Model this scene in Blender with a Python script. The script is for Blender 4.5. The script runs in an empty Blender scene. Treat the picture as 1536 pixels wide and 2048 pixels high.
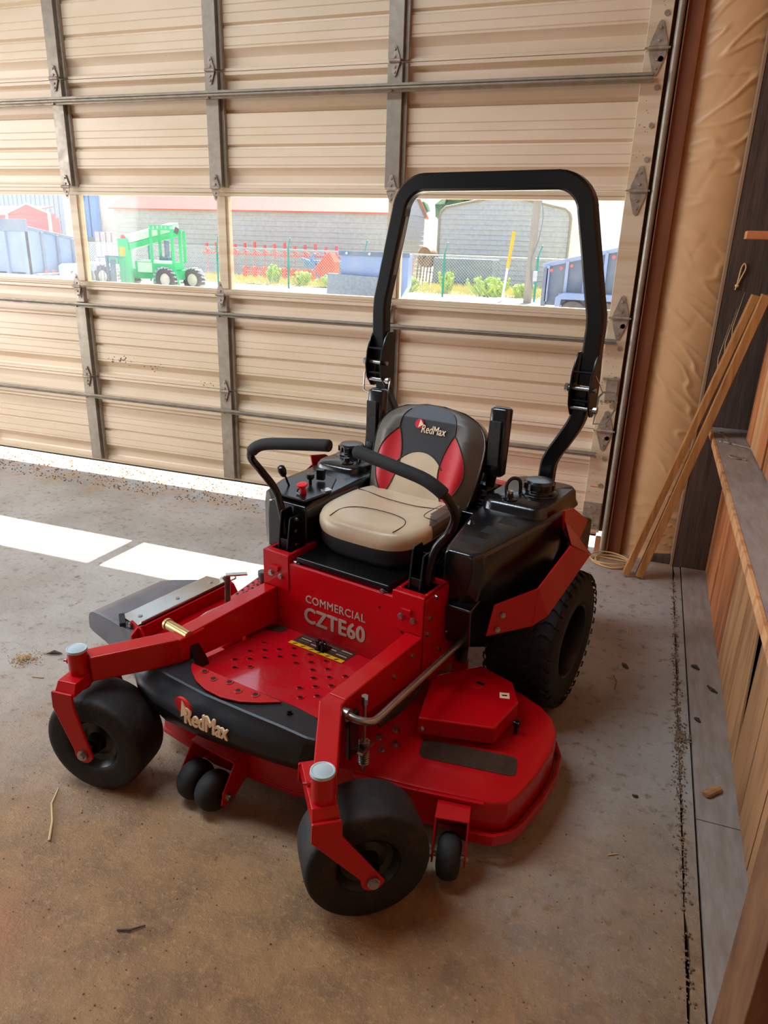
import bpy, bmesh, math, random
from mathutils import Vector, Matrix, Euler
random.seed(7)
C = bpy.context.scene.collection
SC = bpy.context.scene
PI = math.pi

# ------------------------------------------------------------------ camera, sky, sun, exposure
cam_d = bpy.data.cameras.new('camera')
cam_d.sensor_fit = 'VERTICAL'; cam_d.sensor_height = 36.0; cam_d.lens = 1439.77 / 2048 * 36.0
cam_d.clip_start = 0.02; cam_d.clip_end = 400
cam = bpy.data.objects.new('camera', cam_d); C.objects.link(cam)
YAW, PITCH, ROLL = math.radians(-19.35049), math.radians(20.27124), math.radians(1.87873)
_F = Vector((math.sin(YAW) * math.cos(PITCH), math.cos(YAW) * math.cos(PITCH), -math.sin(PITCH)))
_R = Vector((math.cos(YAW), -math.sin(YAW), 0)); _U = _R.cross(_F)
_r = _R * math.cos(ROLL) + _U * math.sin(ROLL); _u = -_R * math.sin(ROLL) + _U * math.cos(ROLL)
cam.matrix_world = Matrix(((_r.x, _u.x, -_F.x, 0), (_r.y, _u.y, -_F.y, 0), (_r.z, _u.z, -_F.z, 1.55), (0, 0, 0, 1)))
SC.camera = cam

W = bpy.data.worlds.new('sky'); SC.world = W; W.use_nodes = True
_n = W.node_tree.nodes; _l = W.node_tree.links; _n.clear()
_o = _n.new('ShaderNodeOutputWorld'); _b = _n.new('ShaderNodeBackground'); _s = _n.new('ShaderNodeTexSky')
_s.sky_type = 'HOSEK_WILKIE'; _s.turbidity = 4.0; _s.ground_albedo = 0.4
_s.sun_direction = Vector((0.045, 0.58, 0.81)).normalized()
_mx = _n.new('ShaderNodeMix'); _mx.data_type = 'RGBA'; _mx.inputs[0].default_value = 0.45
_mx.inputs[7].default_value = (0.62, 0.72, 0.86, 1)
_l.new(_s.outputs[0], _mx.inputs[6]); _l.new(_mx.outputs[2], _b.inputs[0]); _b.inputs[1].default_value = 1.55
_l.new(_b.outputs[0], _o.inputs[0])

def light(name, kind, loc, direction, energy, color, size=None, size_y=None, angle=None):
    d = bpy.data.lights.new(name, kind); d.energy = energy; d.color = color
    if kind == 'AREA':
        d.shape = 'RECTANGLE'; d.size = size; d.size_y = size_y
    if angle is not None: d.angle = angle
    o = bpy.data.objects.new(name, d); C.objects.link(o); o.location = loc
    o.rotation_euler = Vector(direction).to_track_quat('-Z', 'Y').to_euler()
    return o
light('sun', 'SUN', (0, 20, 20), (-0.057, -1.0, -1.40), 12.0, (1.0, 0.93, 0.80), angle=math.radians(0.55))
# added fill lights, unseen, behind and left of the camera; no wall openings
light('rear_fill', 'AREA', (-3.0, -4.9, 2.0), (0.1, 1, -0.10), 9, (1.0, 0.90, 0.78), 4.4, 2.6)
light('left_fill', 'AREA', (-6.9, 0.9, 1.7), (1, 0.1, -0.16), 118, (0.95, 0.96, 1.0), 3.6, 2.6)
# overhead area light added for an unseen, inferred skylight; the ceiling is closed
light('roof_skylight', 'AREA', (-2.9, 1.3, 4.15), (0.0, -0.2, -1), 112, (0.74, 0.87, 1.0), 3.0, 1.0)
SC.view_settings.view_transform = 'Standard'; SC.view_settings.look = 'None'
SC.view_settings.gamma = 1.0; SC.view_settings.use_curve_mapping = False
SC.view_settings.exposure = 1.15

# ------------------------------------------------------------------ helpers
def lin(c):
    c = c / 255.0
    return c / 12.92 if c <= 0.04045 else ((c + 0.055) / 1.055) ** 2.4
def rgb(r, g, b): return (lin(r), lin(g), lin(b), 1.0)

def mat(name, col, rough=0.5, metal=0.0, coat=0.0, col2=None, nscale=6.0, nstretch=(1, 1, 1), contrast=(0.35, 0.7),
        bump=0.0, bscale=40.0, rough2=None, spec=0.5, coords='Object'):
    m = bpy.data.materials.new(name); m.use_nodes = True
    nt = m.node_tree; n = nt.nodes; l = nt.links
    p = n['Principled BSDF']
    p.inputs['Base Color'].default_value = col; p.inputs['Roughness'].default_value = rough
    p.inputs['Metallic'].default_value = metal; p.inputs['Coat Weight'].default_value = coat
    p.inputs['Coat Roughness'].default_value = 0.08; p.inputs['Specular IOR Level'].default_value = spec
    tc = n.new('ShaderNodeTexCoord'); mp = n.new('ShaderNodeMapping'); mp.inputs['Scale'].default_value = nstretch
    l.new(tc.outputs[coords], mp.inputs[0])
    nz = n.new('ShaderNodeTexNoise'); nz.inputs['Scale'].default_value = nscale; nz.inputs['Detail'].default_value = 6
    nz.inputs['Roughness'].default_value = 0.62
    l.new(mp.outputs[0], nz.inputs['Vector'])
    rp = n.new('ShaderNodeValToRGB'); rp.color_ramp.elements[0].position = contrast[0]; rp.color_ramp.elements[1].position = contrast[1]
    l.new(nz.outputs[0], rp.inputs[0])
    c2 = col2 if col2 else tuple(min(1, x * 0.8) for x in col[:3]) + (1,)
    mx = n.new('ShaderNodeMix'); mx.data_type = 'RGBA'
    mx.inputs[6].default_value = col; mx.inputs[7].default_value = c2
    l.new(rp.outputs[0], mx.inputs[0]); l.new(mx.outputs[2], p.inputs['Base Color'])
    if rough2 is not None:
        mr = n.new('ShaderNodeMapRange'); mr.inputs[3].default_value = rough; mr.inputs[4].default_value = rough2
        l.new(rp.outputs[0], mr.inputs[0]); l.new(mr.outputs[0], p.inputs['Roughness'])
    if bump:
        nb = n.new('ShaderNodeTexNoise'); nb.inputs['Scale'].default_value = bscale; nb.inputs['Detail'].default_value = 5
        l.new(mp.outputs[0], nb.inputs['Vector'])
        b = n.new('ShaderNodeBump'); b.inputs['Strength'].default_value = bump; b.inputs['Distance'].default_value = 0.01
        l.new(nb.outputs[0], b.inputs['Height']); l.new(b.outputs[0], p.inputs['Normal'])
    return m

class G:
    """collects geometry, then links it as one mesh object"""
    def __init__(s): s.v = []; s.f = []; s.mi = []; s.cur = 0
    def add(s, vs, fs):
        o = len(s.v); s.v += [tuple(v) for v in vs]
        for f in fs: s.f.append([i + o for i in f]); s.mi.append(s.cur)
        return s
    def box(s, x0, x1, y0, y1, z0, z1):
        return s.add([(x0, y0, z0), (x1, y0, z0), (x1, y1, z0), (x0, y1, z0), (x0, y0, z1), (x1, y0, z1), (x1, y1, z1), (x0, y1, z1)],
                     [(0, 3, 2, 1), (4, 5, 6, 7), (0, 1, 5, 4), (1, 2, 6, 5), (2, 3, 7, 6), (3, 0, 4, 7)])
    def obox(s, c, size, rot=(0, 0, 0)):
        M = Euler(rot).to_matrix(); c = Vector(c); hx, hy, hz = [a / 2 for a in size]
        vs = [c + M @ Vector(p) for p in [(-hx, -hy, -hz), (hx, -hy, -hz), (hx, hy, -hz), (-hx, hy, -hz), (-hx, -hy, hz), (hx, -hy, hz), (hx, hy, hz), (-hx, hy, hz)]]
        return s.add(vs, [(0, 3, 2, 1), (4, 5, 6, 7), (0, 1, 5, 4), (1, 2, 6, 5), (2, 3, 7, 6), (3, 0, 4, 7)])
    def bar(s, p0, p1, w, h, up=(0, 0, 1)):
        p0 = Vector(p0); p1 = Vector(p1); d = (p1 - p0).normalized(); up = Vector(up)
        a = d.cross(up)
        if a.length < 1e-4: a = d.cross(Vector((1, 0, 0)))
        a.normalize(); b = a.cross(d)
        vs = [p + a * sx * w / 2 + b * sy * h / 2 for p in (p0, p1) for sx, sy in ((-1, -1), (1, -1), (1, 1), (-1, 1))]
        return s.add(vs, [(0, 1, 2, 3), (7, 6, 5, 4), (0, 4, 5, 1), (1, 5, 6, 2), (2, 6, 7, 3), (3, 7, 4, 0)])
    def prism(s, poly, axis, a, b):
        def P(u, w, t):
            return {'x': (t, u, w), 'y': (u, t, w), 'z': (u, w, t)}[axis]
        n = len(poly); vs = [P(u, w, a) for u, w in poly] + [P(u, w, b) for u, w in poly]
        fs = [list(range(n))[::-1], [i + n for i in range(n)]] + [(i, (i + 1) % n, (i + 1) % n + n, i + n) for i in range(n)]
        return s.add(vs, fs)
    def strip(s, pts_lo, pts_hi, th):
        """plate between two polylines (3-D), thickness th along local normal"""
        n = len(pts_lo); lo = [Vector(p) for p in pts_lo]; hi = [Vector(p) for p in pts_hi]; nr = []
        for i in range(n):
            j0 = max(0, i - 1); j1 = min(n - 1, i + 1)
            t = (lo[j1] + hi[j1]) - (lo[j0] + hi[j0]); w = hi[i] - lo[i]
            nn = t.cross(w); nr.append(nn.normalized() if nn.length > 1e-9 else Vector((0, 0, 1)))
        vs = lo + hi + [lo[i] + nr[i] * th for i in range(n)] + [hi[i] + nr[i] * th for i in range(n)]
        fs = []
        for i in range(n - 1):
            fs += [(i, i + 1, n + i + 1, n + i), (2 * n + i, 3 * n + i, 3 * n + i + 1, 2 * n + i + 1),
                   (i, 2 * n + i, 2 * n + i + 1, i + 1), (n + i, n + i + 1, 3 * n + i + 1, 3 * n + i)]
        fs += [(0, n, 3 * n, 2 * n), (n - 1, 3 * n - 1, 4 * n - 1, 2 * n - 1)]
        return s.add(vs, fs)
    def loft(s, rings, cap=True, close=True):
        n = len(rings[0]); vs = [p for r in rings for p in r]; fs = []
        m = n if close else n - 1
        for k in range(len(rings) - 1):
            for i in range(m):
                j = (i + 1) % n
                fs.append((k * n + i, k * n + j, (k + 1) * n + j, (k + 1) * n + i))
        if cap: fs += [list(range(n))[::-1], [(len(rings) - 1) * n + i for i in range(n)]]
        return s.add(vs, fs)
    def tube(s, pts, r, n=10, rect=None, up=None, closed=False):
        P = [Vector(p) for p in pts]; m = len(P)
        T = []
        for i in range(m):
            a = P[(i - 1) % m] if (closed or i > 0) else P[i]; b = P[(i + 1) % m] if (closed or i < m - 1) else P[i]
            T.append((b - a).normalized())
        u = Vector(up) if up else (Vector((0, 0, 1)) if abs(T[0].z) < 0.9 else Vector((1, 0, 0)))
        u = (u - T[0] * u.dot(T[0])).normalized(); rings = []
        for i in range(m):
            if up: u = Vector(up)
            u = (u - T[i] * u.dot(T[i])).normalized(); v = T[i].cross(u)
            rr = r[i] if isinstance(r, (list, tuple)) else r
            if rect:
                w, h = rect; c = min(w, h) * 0.16
                prof = [(-w / 2 + c, -h / 2), (w / 2 - c, -h / 2), (w / 2, -h / 2 + c), (w / 2, h / 2 - c), (w / 2 - c, h / 2), (-w / 2 + c, h / 2), (-w / 2, h / 2 - c), (-w / 2, -h / 2 + c)]
                rings.append([P[i] + v * a + u * b for a, b in prof])
            else:
                rings.append([P[i] + (u * math.cos(2 * PI * k / n) + v * math.sin(2 * PI * k / n)) * rr for k in range(n)])
        if closed: rings.append(rings[0]); return s.loft(rings, cap=False)
        return s.loft(rings)
    def cyl(s, p0, p1, r, n=16, r1=None):
        return s.tube([p0, p1], [r, r if r1 is None else r1], n)
    def lathe(s, prof, c, axis=(0, 0, 1), n=32, closed=False, cap=True):
        ax = Vector(axis).normalized(); u = ax.cross(Vector((0, 0, 1)))
        if u.length < 1e-3: u = Vector((1, 0, 0))
        u.normalize(); v = ax.cross(u); c = Vector(c)
        rings = [[c + ax * h + (u * math.cos(2 * PI * k / n) + v * math.sin(2 * PI * k / n)) * max(r, 1e-4) for k in range(n)] for r, h in prof]
        if closed: rings.append(rings[0])
        return s.loft(rings, cap=cap and not closed)
    def ico(s, c, r, sub=1, jit=0.0, sc=(1, 1, 1)):
        bm = bmesh.new(); bmesh.ops.create_icosphere(bm, subdivisions=sub, radius=1)
        vs = []
        for v in bm.verts:
            k = 1 + random.uniform(-jit, jit); vs.append((c[0] + v.co.x * r * sc[0] * k, c[1] + v.co.y * r * sc[1] * k, c[2] + v.co.z * r * sc[2] * k))
        fs = [[v.index for v in f.verts] for f in bm.faces]; bm.free()
        return s.add(vs, fs)
    def build(s, name, m, parent=None, bevel=0.0, seg=2, smooth=35, sub=0, recalc=True, loc=None, rot=None):
        me = bpy.data.meshes.new(name); me.from_pydata(s.v, [], s.f)
        if recalc:
            bm = bmesh.new(); bm.from_mesh(me); bmesh.ops.recalc_face_normals(bm, faces=bm.faces); bm.to_mesh(me); bm.free()
        mats = m if isinstance(m, (list, tuple)) else [m]
        for q in mats: me.materials.append(q)
        if len(mats) > 1: me.polygons.foreach_set('material_index', s.mi)
        if smooth:
            me.polygons.foreach_set('use_smooth', [True] * len(me.polygons)); me.set_sharp_from_angle(angle=math.radians(smooth))
        o = bpy.data.objects.new(name, me); C.objects.link(o)
        if parent: o.parent = parent
        if loc: o.location = loc
        if rot: o.rotation_euler = rot
        if bevel:
            b = o.modifiers.new('bevel', 'BEVEL'); b.width = bevel; b.segments = seg; b.limit_method = 'ANGLE'; b.angle_limit = math.radians(32); b.harden_normals = bool(smooth)
        if sub:
            b = o.modifiers.new('sub', 'SUBSURF'); b.levels = sub; b.render_levels = sub
        return o

def empty(name, loc=(0, 0, 0), rz=0, parent=None):
    o = bpy.data.objects.new(name, None); C.objects.link(o); o.location = loc; o.rotation_euler = (0, 0, rz); o.empty_display_size = 0.1
    if parent: o.parent = parent
    return o
def tag(o, label=None, cat=None, group=None, kind=None):
    if label: o['label'] = label
    if cat: o['category'] = cat
    if group: o['group'] = group
    if kind: o['kind'] = kind
    return o
def rr(w, h, r, n=4, cx=0, cy=0):
    """rounded rectangle outline"""
    pts = []
    for sx, sy, a0 in ((1, 1, 0), (-1, 1, 90), (-1, -1, 180), (1, -1, 270)):
        for k in range(n + 1):
            a = math.radians(a0 + 90 * k / n); pts.append((cx + sx * (w / 2 - r) + r * math.cos(a), cy + sy * (h / 2 - r) + r * math.sin(a)))
    return pts
def smooth_path(pts, n=6):
    P = [Vector(p) for p in pts]; out = []
    for i in range(len(P) - 1):
        p0 = P[max(i - 1, 0)]; p1 = P[i]; p2 = P[i + 1]; p3 = P[min(i + 2, len(P) - 1)]
        for k in range(n):
            t = k / n
            out.append(0.5 * ((2 * p1) + (p2 - p0) * t + (2 * p0 - 5 * p1 + 4 * p2 - p3) * t * t + (-p0 + 3 * p1 - 3 * p2 + p3) * t ** 3))
    out.append(P[-1]); return out
def text(name, body, m, parent, origin, xdir, ydir, width, height, thick=0.0012, bold=0.012, shear=0.0, label=None, space=1.0):
    """raised lettering: origin = lower left corner, xdir/ydir in the parent's frame"""
    cu = bpy.data.curves.new(name, 'FONT'); cu.body = body; cu.size = 1.0; cu.offset = 0.0; cu.extrude = 0.001; cu.shear = shear; cu.resolution_u = 3; cu.space_character = space
    t = bpy.data.objects.new('tmp', cu); C.objects.link(t)
    dg = bpy.context.evaluated_depsgraph_get(); me = bpy.data.meshes.new_from_object(t.evaluated_get(dg)); me.name = name
    bpy.data.objects.remove(t)
    xs = [v.co.x for v in me.vertices]; ys = [v.co.y for v in me.vertices]; zs = [v.co.z for v in me.vertices]
    x0, x1, y0, y1, z0, z1 = min(xs), max(xs), min(ys), max(ys), min(zs), max(zs)
    X = Vector(xdir).normalized(); Y = Vector(ydir).normalized(); N = X.cross(Y).normalized(); O = Vector(origin)
    for v in me.vertices:
        v.co = O + X * ((v.co.x - x0) / (x1 - x0) * width) + Y * ((v.co.y - y0) / (y1 - y0) * height) + N * ((v.co.z - z0) / (z1 - z0) * thick)
    if bold:   # thicken the strokes with copies a hair to each side
        bm = bmesh.new(); bm.from_mesh(me); geo = bm.verts[:] + bm.edges[:] + bm.faces[:]
        for k, (dx, dy) in enumerate(((1, 0), (-1, 0), (0, .6), (0, -.6))):
            r_ = bmesh.ops.duplicate(bm, geom=geo); sh = X * dx * bold * height + Y * dy * bold * height - N * (k + 1) * 2e-5
            for e in r_['geom']:
                if isinstance(e, bmesh.types.BMVert): e.co += sh
        bm.to_mesh(me); bm.free()
    me.materials.clear(); me.materials.append(m)
    o = bpy.data.objects.new(name, me); C.objects.link(o); o.parent = parent
    if label: o['label'] = label
    return o

# ------------------------------------------------------------------ materials
M_red = mat('red_paint', rgb(178, 2, 14), 0.3, spec=0.3, coat=0.22, col2=rgb(166, 2, 12), nscale=3, bump=0.03, bscale=160)
M_black = mat('black_paint', rgb(9, 9, 10), 0.28, spec=0.4)
M_plastic = mat('black_plastic', rgb(18, 18, 19), 0.2, spec=0.8, bump=0.06, bscale=300)
M_foam = mat('grip_foam', rgb(24, 22, 21), 0.8, bump=0.1, bscale=400)
M_rubber = mat('tyre_rubber', rgb(20, 19, 18), 0.72, col2=rgb(36, 30, 25), nscale=9, contrast=(0.5, 0.8), bump=0.2, bscale=60)
M_rubber_d = mat('dusty_tyre_rubber', rgb(17, 15, 14), 0.7, col2=rgb(62, 46, 33), nscale=14, nstretch=(1, 1, 1), contrast=(0.52, 0.82), bump=0.2, bscale=80)
M_steel = mat('zinc_steel', rgb(176, 176, 174), 0.3, metal=1.0, bump=0.05, bscale=90)
M_chrome = mat('bright_steel', rgb(200, 196, 188), 0.18, metal=1.0)
M_rim = mat('black_rim', rgb(16, 16, 18), 0.35)
M_capw = mat('pale_cap', rgb(176, 192, 194), 0.3, metal=0.0)
M_beige = mat('beige_vinyl', rgb(204, 182, 150), 0.33, bump=0.08, bscale=350, spec=0.5)
M_olive = mat('grey_brown_vinyl', rgb(84, 76, 66), 0.45, bump=0.08, bscale=350)
M_dark = mat('charcoal_vinyl', rgb(30, 27, 27), 0.5, bump=0.08, bscale=350)
M_redv = mat('red_vinyl', rgb(190, 10, 24), 0.5, bump=0.05, bscale=350)
M_seam = mat('seam_thread', rgb(52, 44, 38), 0.8)
M_letter = mat('cream_lettering', rgb(245, 214, 176), 0.5)
M_greylet = mat('grey_lettering', rgb(168, 152, 136), 0.45)
M_decal = mat('brown_decal', rgb(64, 50, 40), 0.3, col2=rgb(50, 38, 30), nscale=30)
M_yellow = mat('yellow_decal', rgb(226, 170, 20), 0.35)
M_redlogo = mat('red_logo', rgb(214, 22, 34), 0.4)
M_chute = mat('chute_rubber', rgb(98, 98, 104), 0.36, col2=rgb(82, 80, 84), nscale=9, bump=0.05, bscale=120)
M_cream = mat('cream_door_paint', rgb(220, 196, 168), 0.42, col2=rgb(196, 174, 140), nscale=2.0, nstretch=(0.3, 1, 1), contrast=(0.4, 0.75))
M_creamd = mat('cream_rail_paint', rgb(206, 186, 156), 0.45, col2=rgb(188, 158, 124), nscale=5, nstretch=(0.2, 1, 4), contrast=(0.45, 0.7))
M_galv = mat('galvanised_steel', rgb(158, 146, 130), 0.36, metal=0.45, col2=rgb(136, 124, 108), nscale=18, rough2=0.5)
M_galvd = mat('hinge_steel', rgb(172, 158, 142), 0.4, metal=0.45, col2=rgb(128, 112, 96), nscale=25, rough2=0.6)
M_brownsteel = mat('red_brown_jamb', rgb(132, 76, 42), 0.5, col2=rgb(104, 54, 28), nscale=3, nstretch=(3, 1, 0.4), bump=0.05)
M_vinyl = mat('tan_insulation_vinyl', rgb(216, 172, 122), 0.42, col2=rgb(208, 162, 112), nscale=2.5)
M_wood_o = mat('orange_plank_wood', rgb(206, 132, 78), 0.62, col2=rgb(150, 82, 42), nscale=3.2, nstretch=(1, 7, 0.7), contrast=(0.42, 0.66), bump=0.12, bscale=20)
M_wood_p = mat('pale_plank_wood', rgb(210, 156, 104), 0.65, col2=rgb(158, 100, 58), nscale=3, nstretch=(1, 6, 0.7), contrast=(0.44, 0.68), bump=0.12, bscale=20)
M_wood_t = mat('tan_plank_wood', rgb(190, 138, 92), 0.65, col2=rgb(134, 88, 52), nscale=3.4, nstretch=(1, 6, 0.6), contrast=(0.46, 0.68), bump=0.12, bscale=20)
M_wood_dk = mat('dark_old_wood', rgb(86, 64, 48), 0.75, col2=rgb(52, 36, 26), nscale=6, nstretch=(8, 8, 0.5), contrast=(0.35, 0.7), bump=0.2, bscale=25)
M_shelf = mat('grey_shelf_board', rgb(158, 146, 136), 0.7, col2=rgb(136, 120, 106), nscale=9, nstretch=(4, 0.8, 1), contrast=(0.35, 0.7), bump=0.1)
M_stud = mat('new_stud_wood', rgb(180, 124, 66), 0.6, col2=rgb(140, 86, 40), nscale=6, nstretch=(8, 8, 0.6), contrast=(0.4, 0.7), bump=0.1, bscale=20)
M_post = mat('rough_post_wood', rgb(120, 80, 46), 0.8, col2=rgb(86, 52, 28), nscale=22, nstretch=(1, 1, 0.3), contrast=(0.35, 0.7), bump=0.3, bscale=60)
M_shop = mat('dark_shop_lining', rgb(98, 82, 66), 0.7)
M_gapshade = mat('gap_shade', rgb(20, 15, 12), 0.9)  # near-black tone standing in for shade behind the lower planks
M_cord = mat('yellow_cord', rgb(226, 180, 110), 0.5)
M_twig = mat('dry_twig', rgb(120, 88, 56), 0.8)
M_straw = mat('pale_straw', rgb(206, 176, 128), 0.8)
M_orangem = mat('orange_mark', rgb(224, 84, 32), 0.6)
M_brass = mat('brass_peg', rgb(206, 178, 120), 0.28, metal=0.9)
M_hose = mat('black_hose', rgb(20, 19, 18), 0.4)

def glass_mat():
    m = bpy.data.materials.new('clear_pane'); m.use_nodes = True; nt = m.node_tree; n = nt.nodes; l = nt.links; n.clear()
    o = n.new('ShaderNodeOutputMaterial'); t = n.new('ShaderNodeBsdfTransparent'); g = n.new('ShaderNodeBsdfGlossy'); d = n.new('ShaderNodeBsdfDiffuse')
    t.inputs[0].default_value = (0.97, 0.985, 0.98, 1); g.inputs['Roughness'].default_value = 0.04; d.inputs[0].default_value = (0.85, 0.88, 0.9, 1)
    f0 = n.new('ShaderNodeLayerWeight'); f0.inputs[0].default_value = 0.12
    f = n.new('ShaderNodeMapRange'); f.inputs[3].default_value = 0.006; f.inputs[4].default_value = 0.20; l.new(f0.outputs['Facing'], f.inputs[0])
    a = n.new('ShaderNodeMixShader'); b = n.new('ShaderNodeMixShader')
    tc = n.new('ShaderNodeTexCoord'); nz = n.new('ShaderNodeTexNoise'); nz.inputs['Scale'].default_value = 6
    mr = n.new('ShaderNodeMapRange'); mr.inputs[1].default_value = 0.4; mr.inputs[2].default_value = 0.8; mr.inputs[3].default_value = 0.02; mr.inputs[4].default_value = 0.09
    l.new(tc.outputs['Object'], nz.inputs['Vector']); l.new(nz.outputs[0], mr.inputs[0]); l.new(mr.outputs[0], a.inputs[0])
    l.new(t.outputs[0], a.inputs[1]); l.new(d.outputs[0], a.inputs[2])
    l.new(f.outputs[0], b.inputs[0]); l.new(a.outputs[0], b.inputs[1]); l.new(g.outputs[0], b.inputs[2]); l.new(b.outputs[0], o.inputs[0])
    return m
M_glass = glass_mat()

def floor_mat():
    m = bpy.data.materials.new('dusty_concrete'); m.use_nodes = True; nt = m.node_tree; n = nt.nodes; l = nt.links
    p = n['Principled BSDF']; tc = n.new('ShaderNodeTexCoord')
    def noise(s, d=8, r=0.6, sc=None):
        x = n.new('ShaderNodeTexNoise'); x.inputs['Scale'].default_value = s; x.inputs['Detail'].default_value = d; x.inputs['Roughness'].default_value = r
        l.new(tc.outputs['Object'], x.inputs['Vector']); return x.outputs[0]
    def ramp(i, a, b):
        x = n.new('ShaderNodeMapRange'); x.interpolation_type = 'SMOOTHSTEP'; x.inputs[1].default_value = a; x.inputs[2].default_value = b; l.new(i, x.inputs[0]); return x.outputs[0]
    def mix(f, a, b):
        x = n.new('ShaderNodeMix'); x.data_type = 'RGBA'
        for k, q in ((6, a), (7, b)):
            if isinstance(q, tuple): x.inputs[k].default_value = q
            else: l.new(q, x.inputs[k])
        if isinstance(f, float): x.inputs[0].default_value = f
        else: l.new(f, x.inputs[0])
        return x.outputs[2]
    def math_(op, a, b):
        x = n.new('ShaderNodeMath'); x.operation = op
        for k, q in ((0, a), (1, b)):
            if isinstance(q, (int, float)): x.inputs[k].default_value = q
            else: l.new(q, x.inputs[k])
        return x.outputs[0]
    base = mix(ramp(noise(1.6), 0.35, 0.68), rgb(178, 171, 162), rgb(152, 143, 131))
    base = mix(ramp(noise(22, 6, 0.7), 0.52, 0.72), base, rgb(112, 92, 72))
    sp = n.new('ShaderNodeSeparateXYZ'); l.new(tc.outputs['Object'], sp.inputs[0])
    # tracked-in clay dust: thickest near the front of the machine, fading towards the door
    yy = math_('ADD', sp.outputs[1], math_('MULTIPLY', math_('SUBTRACT', noise(1.3, 8, 0.65), 0.5), 1.6))
    dirt = math_('SUBTRACT', 1.0, ramp(yy, 1.05, 2.3))
    xx = math_('SUBTRACT', 1.0, math_('MULTIPLY', ramp(sp.outputs[0], -0.55, 0.2), 0.12)); dirt = math_('MULTIPLY', dirt, xx)
    xl = ramp(math_('ADD', sp.outputs[0], math_('MULTIPLY', noise(2.0), 0.5)), -2.3, -1.35); dirt = math_('MULTIPLY', dirt, xl)
    clay = mix(ramp(noise(7, 8, 0.7), 0.35, 0.7), rgb(152, 112, 66), rgb(114, 82, 46))
    clay = mix(ramp(noise(60, 4, 0.7), 0.5, 0.75), clay, rgb(170, 130, 82))
    dm = math_('MULTIPLY', dirt, 1.0)
    col = mix(dm, base, clay)
    # dirt carried under the door
    near = math_('MULTIPLY', ramp(sp.outputs[1], 3.3, 3.9), ramp(noise(5, 8, 0.7), 0.42, 0.62))
    col = mix(near, col, rgb(176, 136, 92))
    vx = n.new('ShaderNodeVectorMath'); vx.operation = 'DISTANCE'; vx.inputs[1].default_value = (-1.35, 0.78, 0); l.new(tc.outputs['Object'], vx.inputs[0])
    pt = math_('SUBTRACT', 1.0, ramp(math_('ADD', vx.outputs[1] if 'Value' in vx.outputs and False else vx.outputs['Value'], math_('MULTIPLY', noise(6), 0.25)), 0.22, 0.42))
    col = mix(pt, col, rgb(158, 104, 58))
    l.new(col, p.inputs['Base Color']); p.inputs['Roughness'].default_value = 0.46; p.inputs['Specular IOR Level'].default_value = 0.5
    b = n.new('ShaderNodeBump'); b.inputs['Strength'].default_value = 0.6; b.inputs['Distance'].default_value = 0.012
    l.new(math_('ADD', noise(30, 8, 0.7), math_('MULTIPLY', noise(160, 4, 0.7), 0.35)), b.inputs['Height']); l.new(b.outputs[0], p.inputs['Normal'])
    return m
M_floor = floor_mat()

# ------------------------------------------------------------------ the setting
Y0 = 3.87                     # inner face of the sectional door
def struct(o): o['kind'] = 'structure'; return o

# floor: slab with a subdivided top, a rough joint, a concrete strip and a flush board along the wall
g = G(); g.box(-7.4, 0.292, -5.4, 4.05, -0.25, 0.0)
floor = struct(g.build('floor', M_floor))
g = G(); random.seed(11); top = []
for k in range(0, 141):
    y = 3.86 - k * 0.066; top.append((0.297 + random.uniform(-0.006, 0.006), y))
g.prism(top + [(0.331, top[-1][1]), (0.331, 3.86)], 'z', -0.2, -0.0015)
g.build('concrete_strip', M_floor, floor, bevel=0.002)
for a, b in ((3.86, 1.9), (1.897, -0.6), (-0.603, -5.3)):
    g = G(); g.box(0.336, 0.475, b, a, -0.05, 0.003); g.build('floor_board', M_shelf, floor, bevel=0.002)
g = G(); g.box(0.2, 0.6, -5.4, 4.0, -0.26, -0.06); g.build('footing', M_wood_dk, floor)

# crumbs packed in the joint
g = G(); random.seed(3)
for i in range(800):
    y = random.triangular(0.9, 3.8, 2.3); x = 0.294 + random.gauss(0, 0.007)
    if y < 2.9 and random.random() < .3: x = 0.289 + random.gauss(0, 0.011)
    r = random.uniform(0.0012, 0.0038); g.ico((x, y, r * 0.6), r, 1, 0.3, (1, 1.3, 0.8))
o = g.build('dirt_crumbs', mat('joint_dirt', rgb(132, 104, 78), 0.9), smooth=0)
tag(o, 'brown crumbs of dirt packed along the floor joint by the wooden wall', 'dirt', kind='stuff')
# loose clay crumbs over the floor
g = G(); random.seed(5)
for i in range(1500):
    x = random.uniform(-1.9, 0.28); y = random.uniform(0.55, 1.7) if random.random() < .75 else random.uniform(1.3, 3.7)
    if y > 1.7 and random.random() < .4: continue
    r = random.choice((0.0008, 0.001, 0.0012, 0.0016, 0.0024)) * random.uniform(.8, 1.2)
    g.ico((x, y, r * 0.5), r, 0 if r < .002 else 1, 0.3, (1, 1, 0.7)) if r >= .002 else g.obox((x, y, r * .5), (r * 1.6, r * 1.6, r * 1.2), (0, 0, random.random() * 3))
o = g.build('clay_crumbs', mat('clay_crumb', rgb(142, 98, 58), 0.9, col2=rgb(110, 74, 46), nscale=40), smooth=0)
tag(o, 'scattered small crumbs of dry clay on the concrete in front of the mower', 'dirt', kind='stuff')
# dirt drifted under the door
g = G(); random.seed(8)
for i in range(1400):
    x = random.uniform(-4.9, -0.72); y = random.uniform(3.62, 4.05); r = random.uniform(0.0015, 0.005)
    g.obox((x, y, r * .5), (r * 2, r * 1.6, r), (random.random(), random.random(), random.random() * 3))
o = g.build('blown_leaf_litter', mat('litter', rgb(150, 112, 72), 0.9, col2=rgb(96, 70, 44), nscale=50), smooth=0)
tag(o, 'sunlit crumbs and leaf litter in the gap under the big door', 'litter', kind='stuff')

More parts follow.
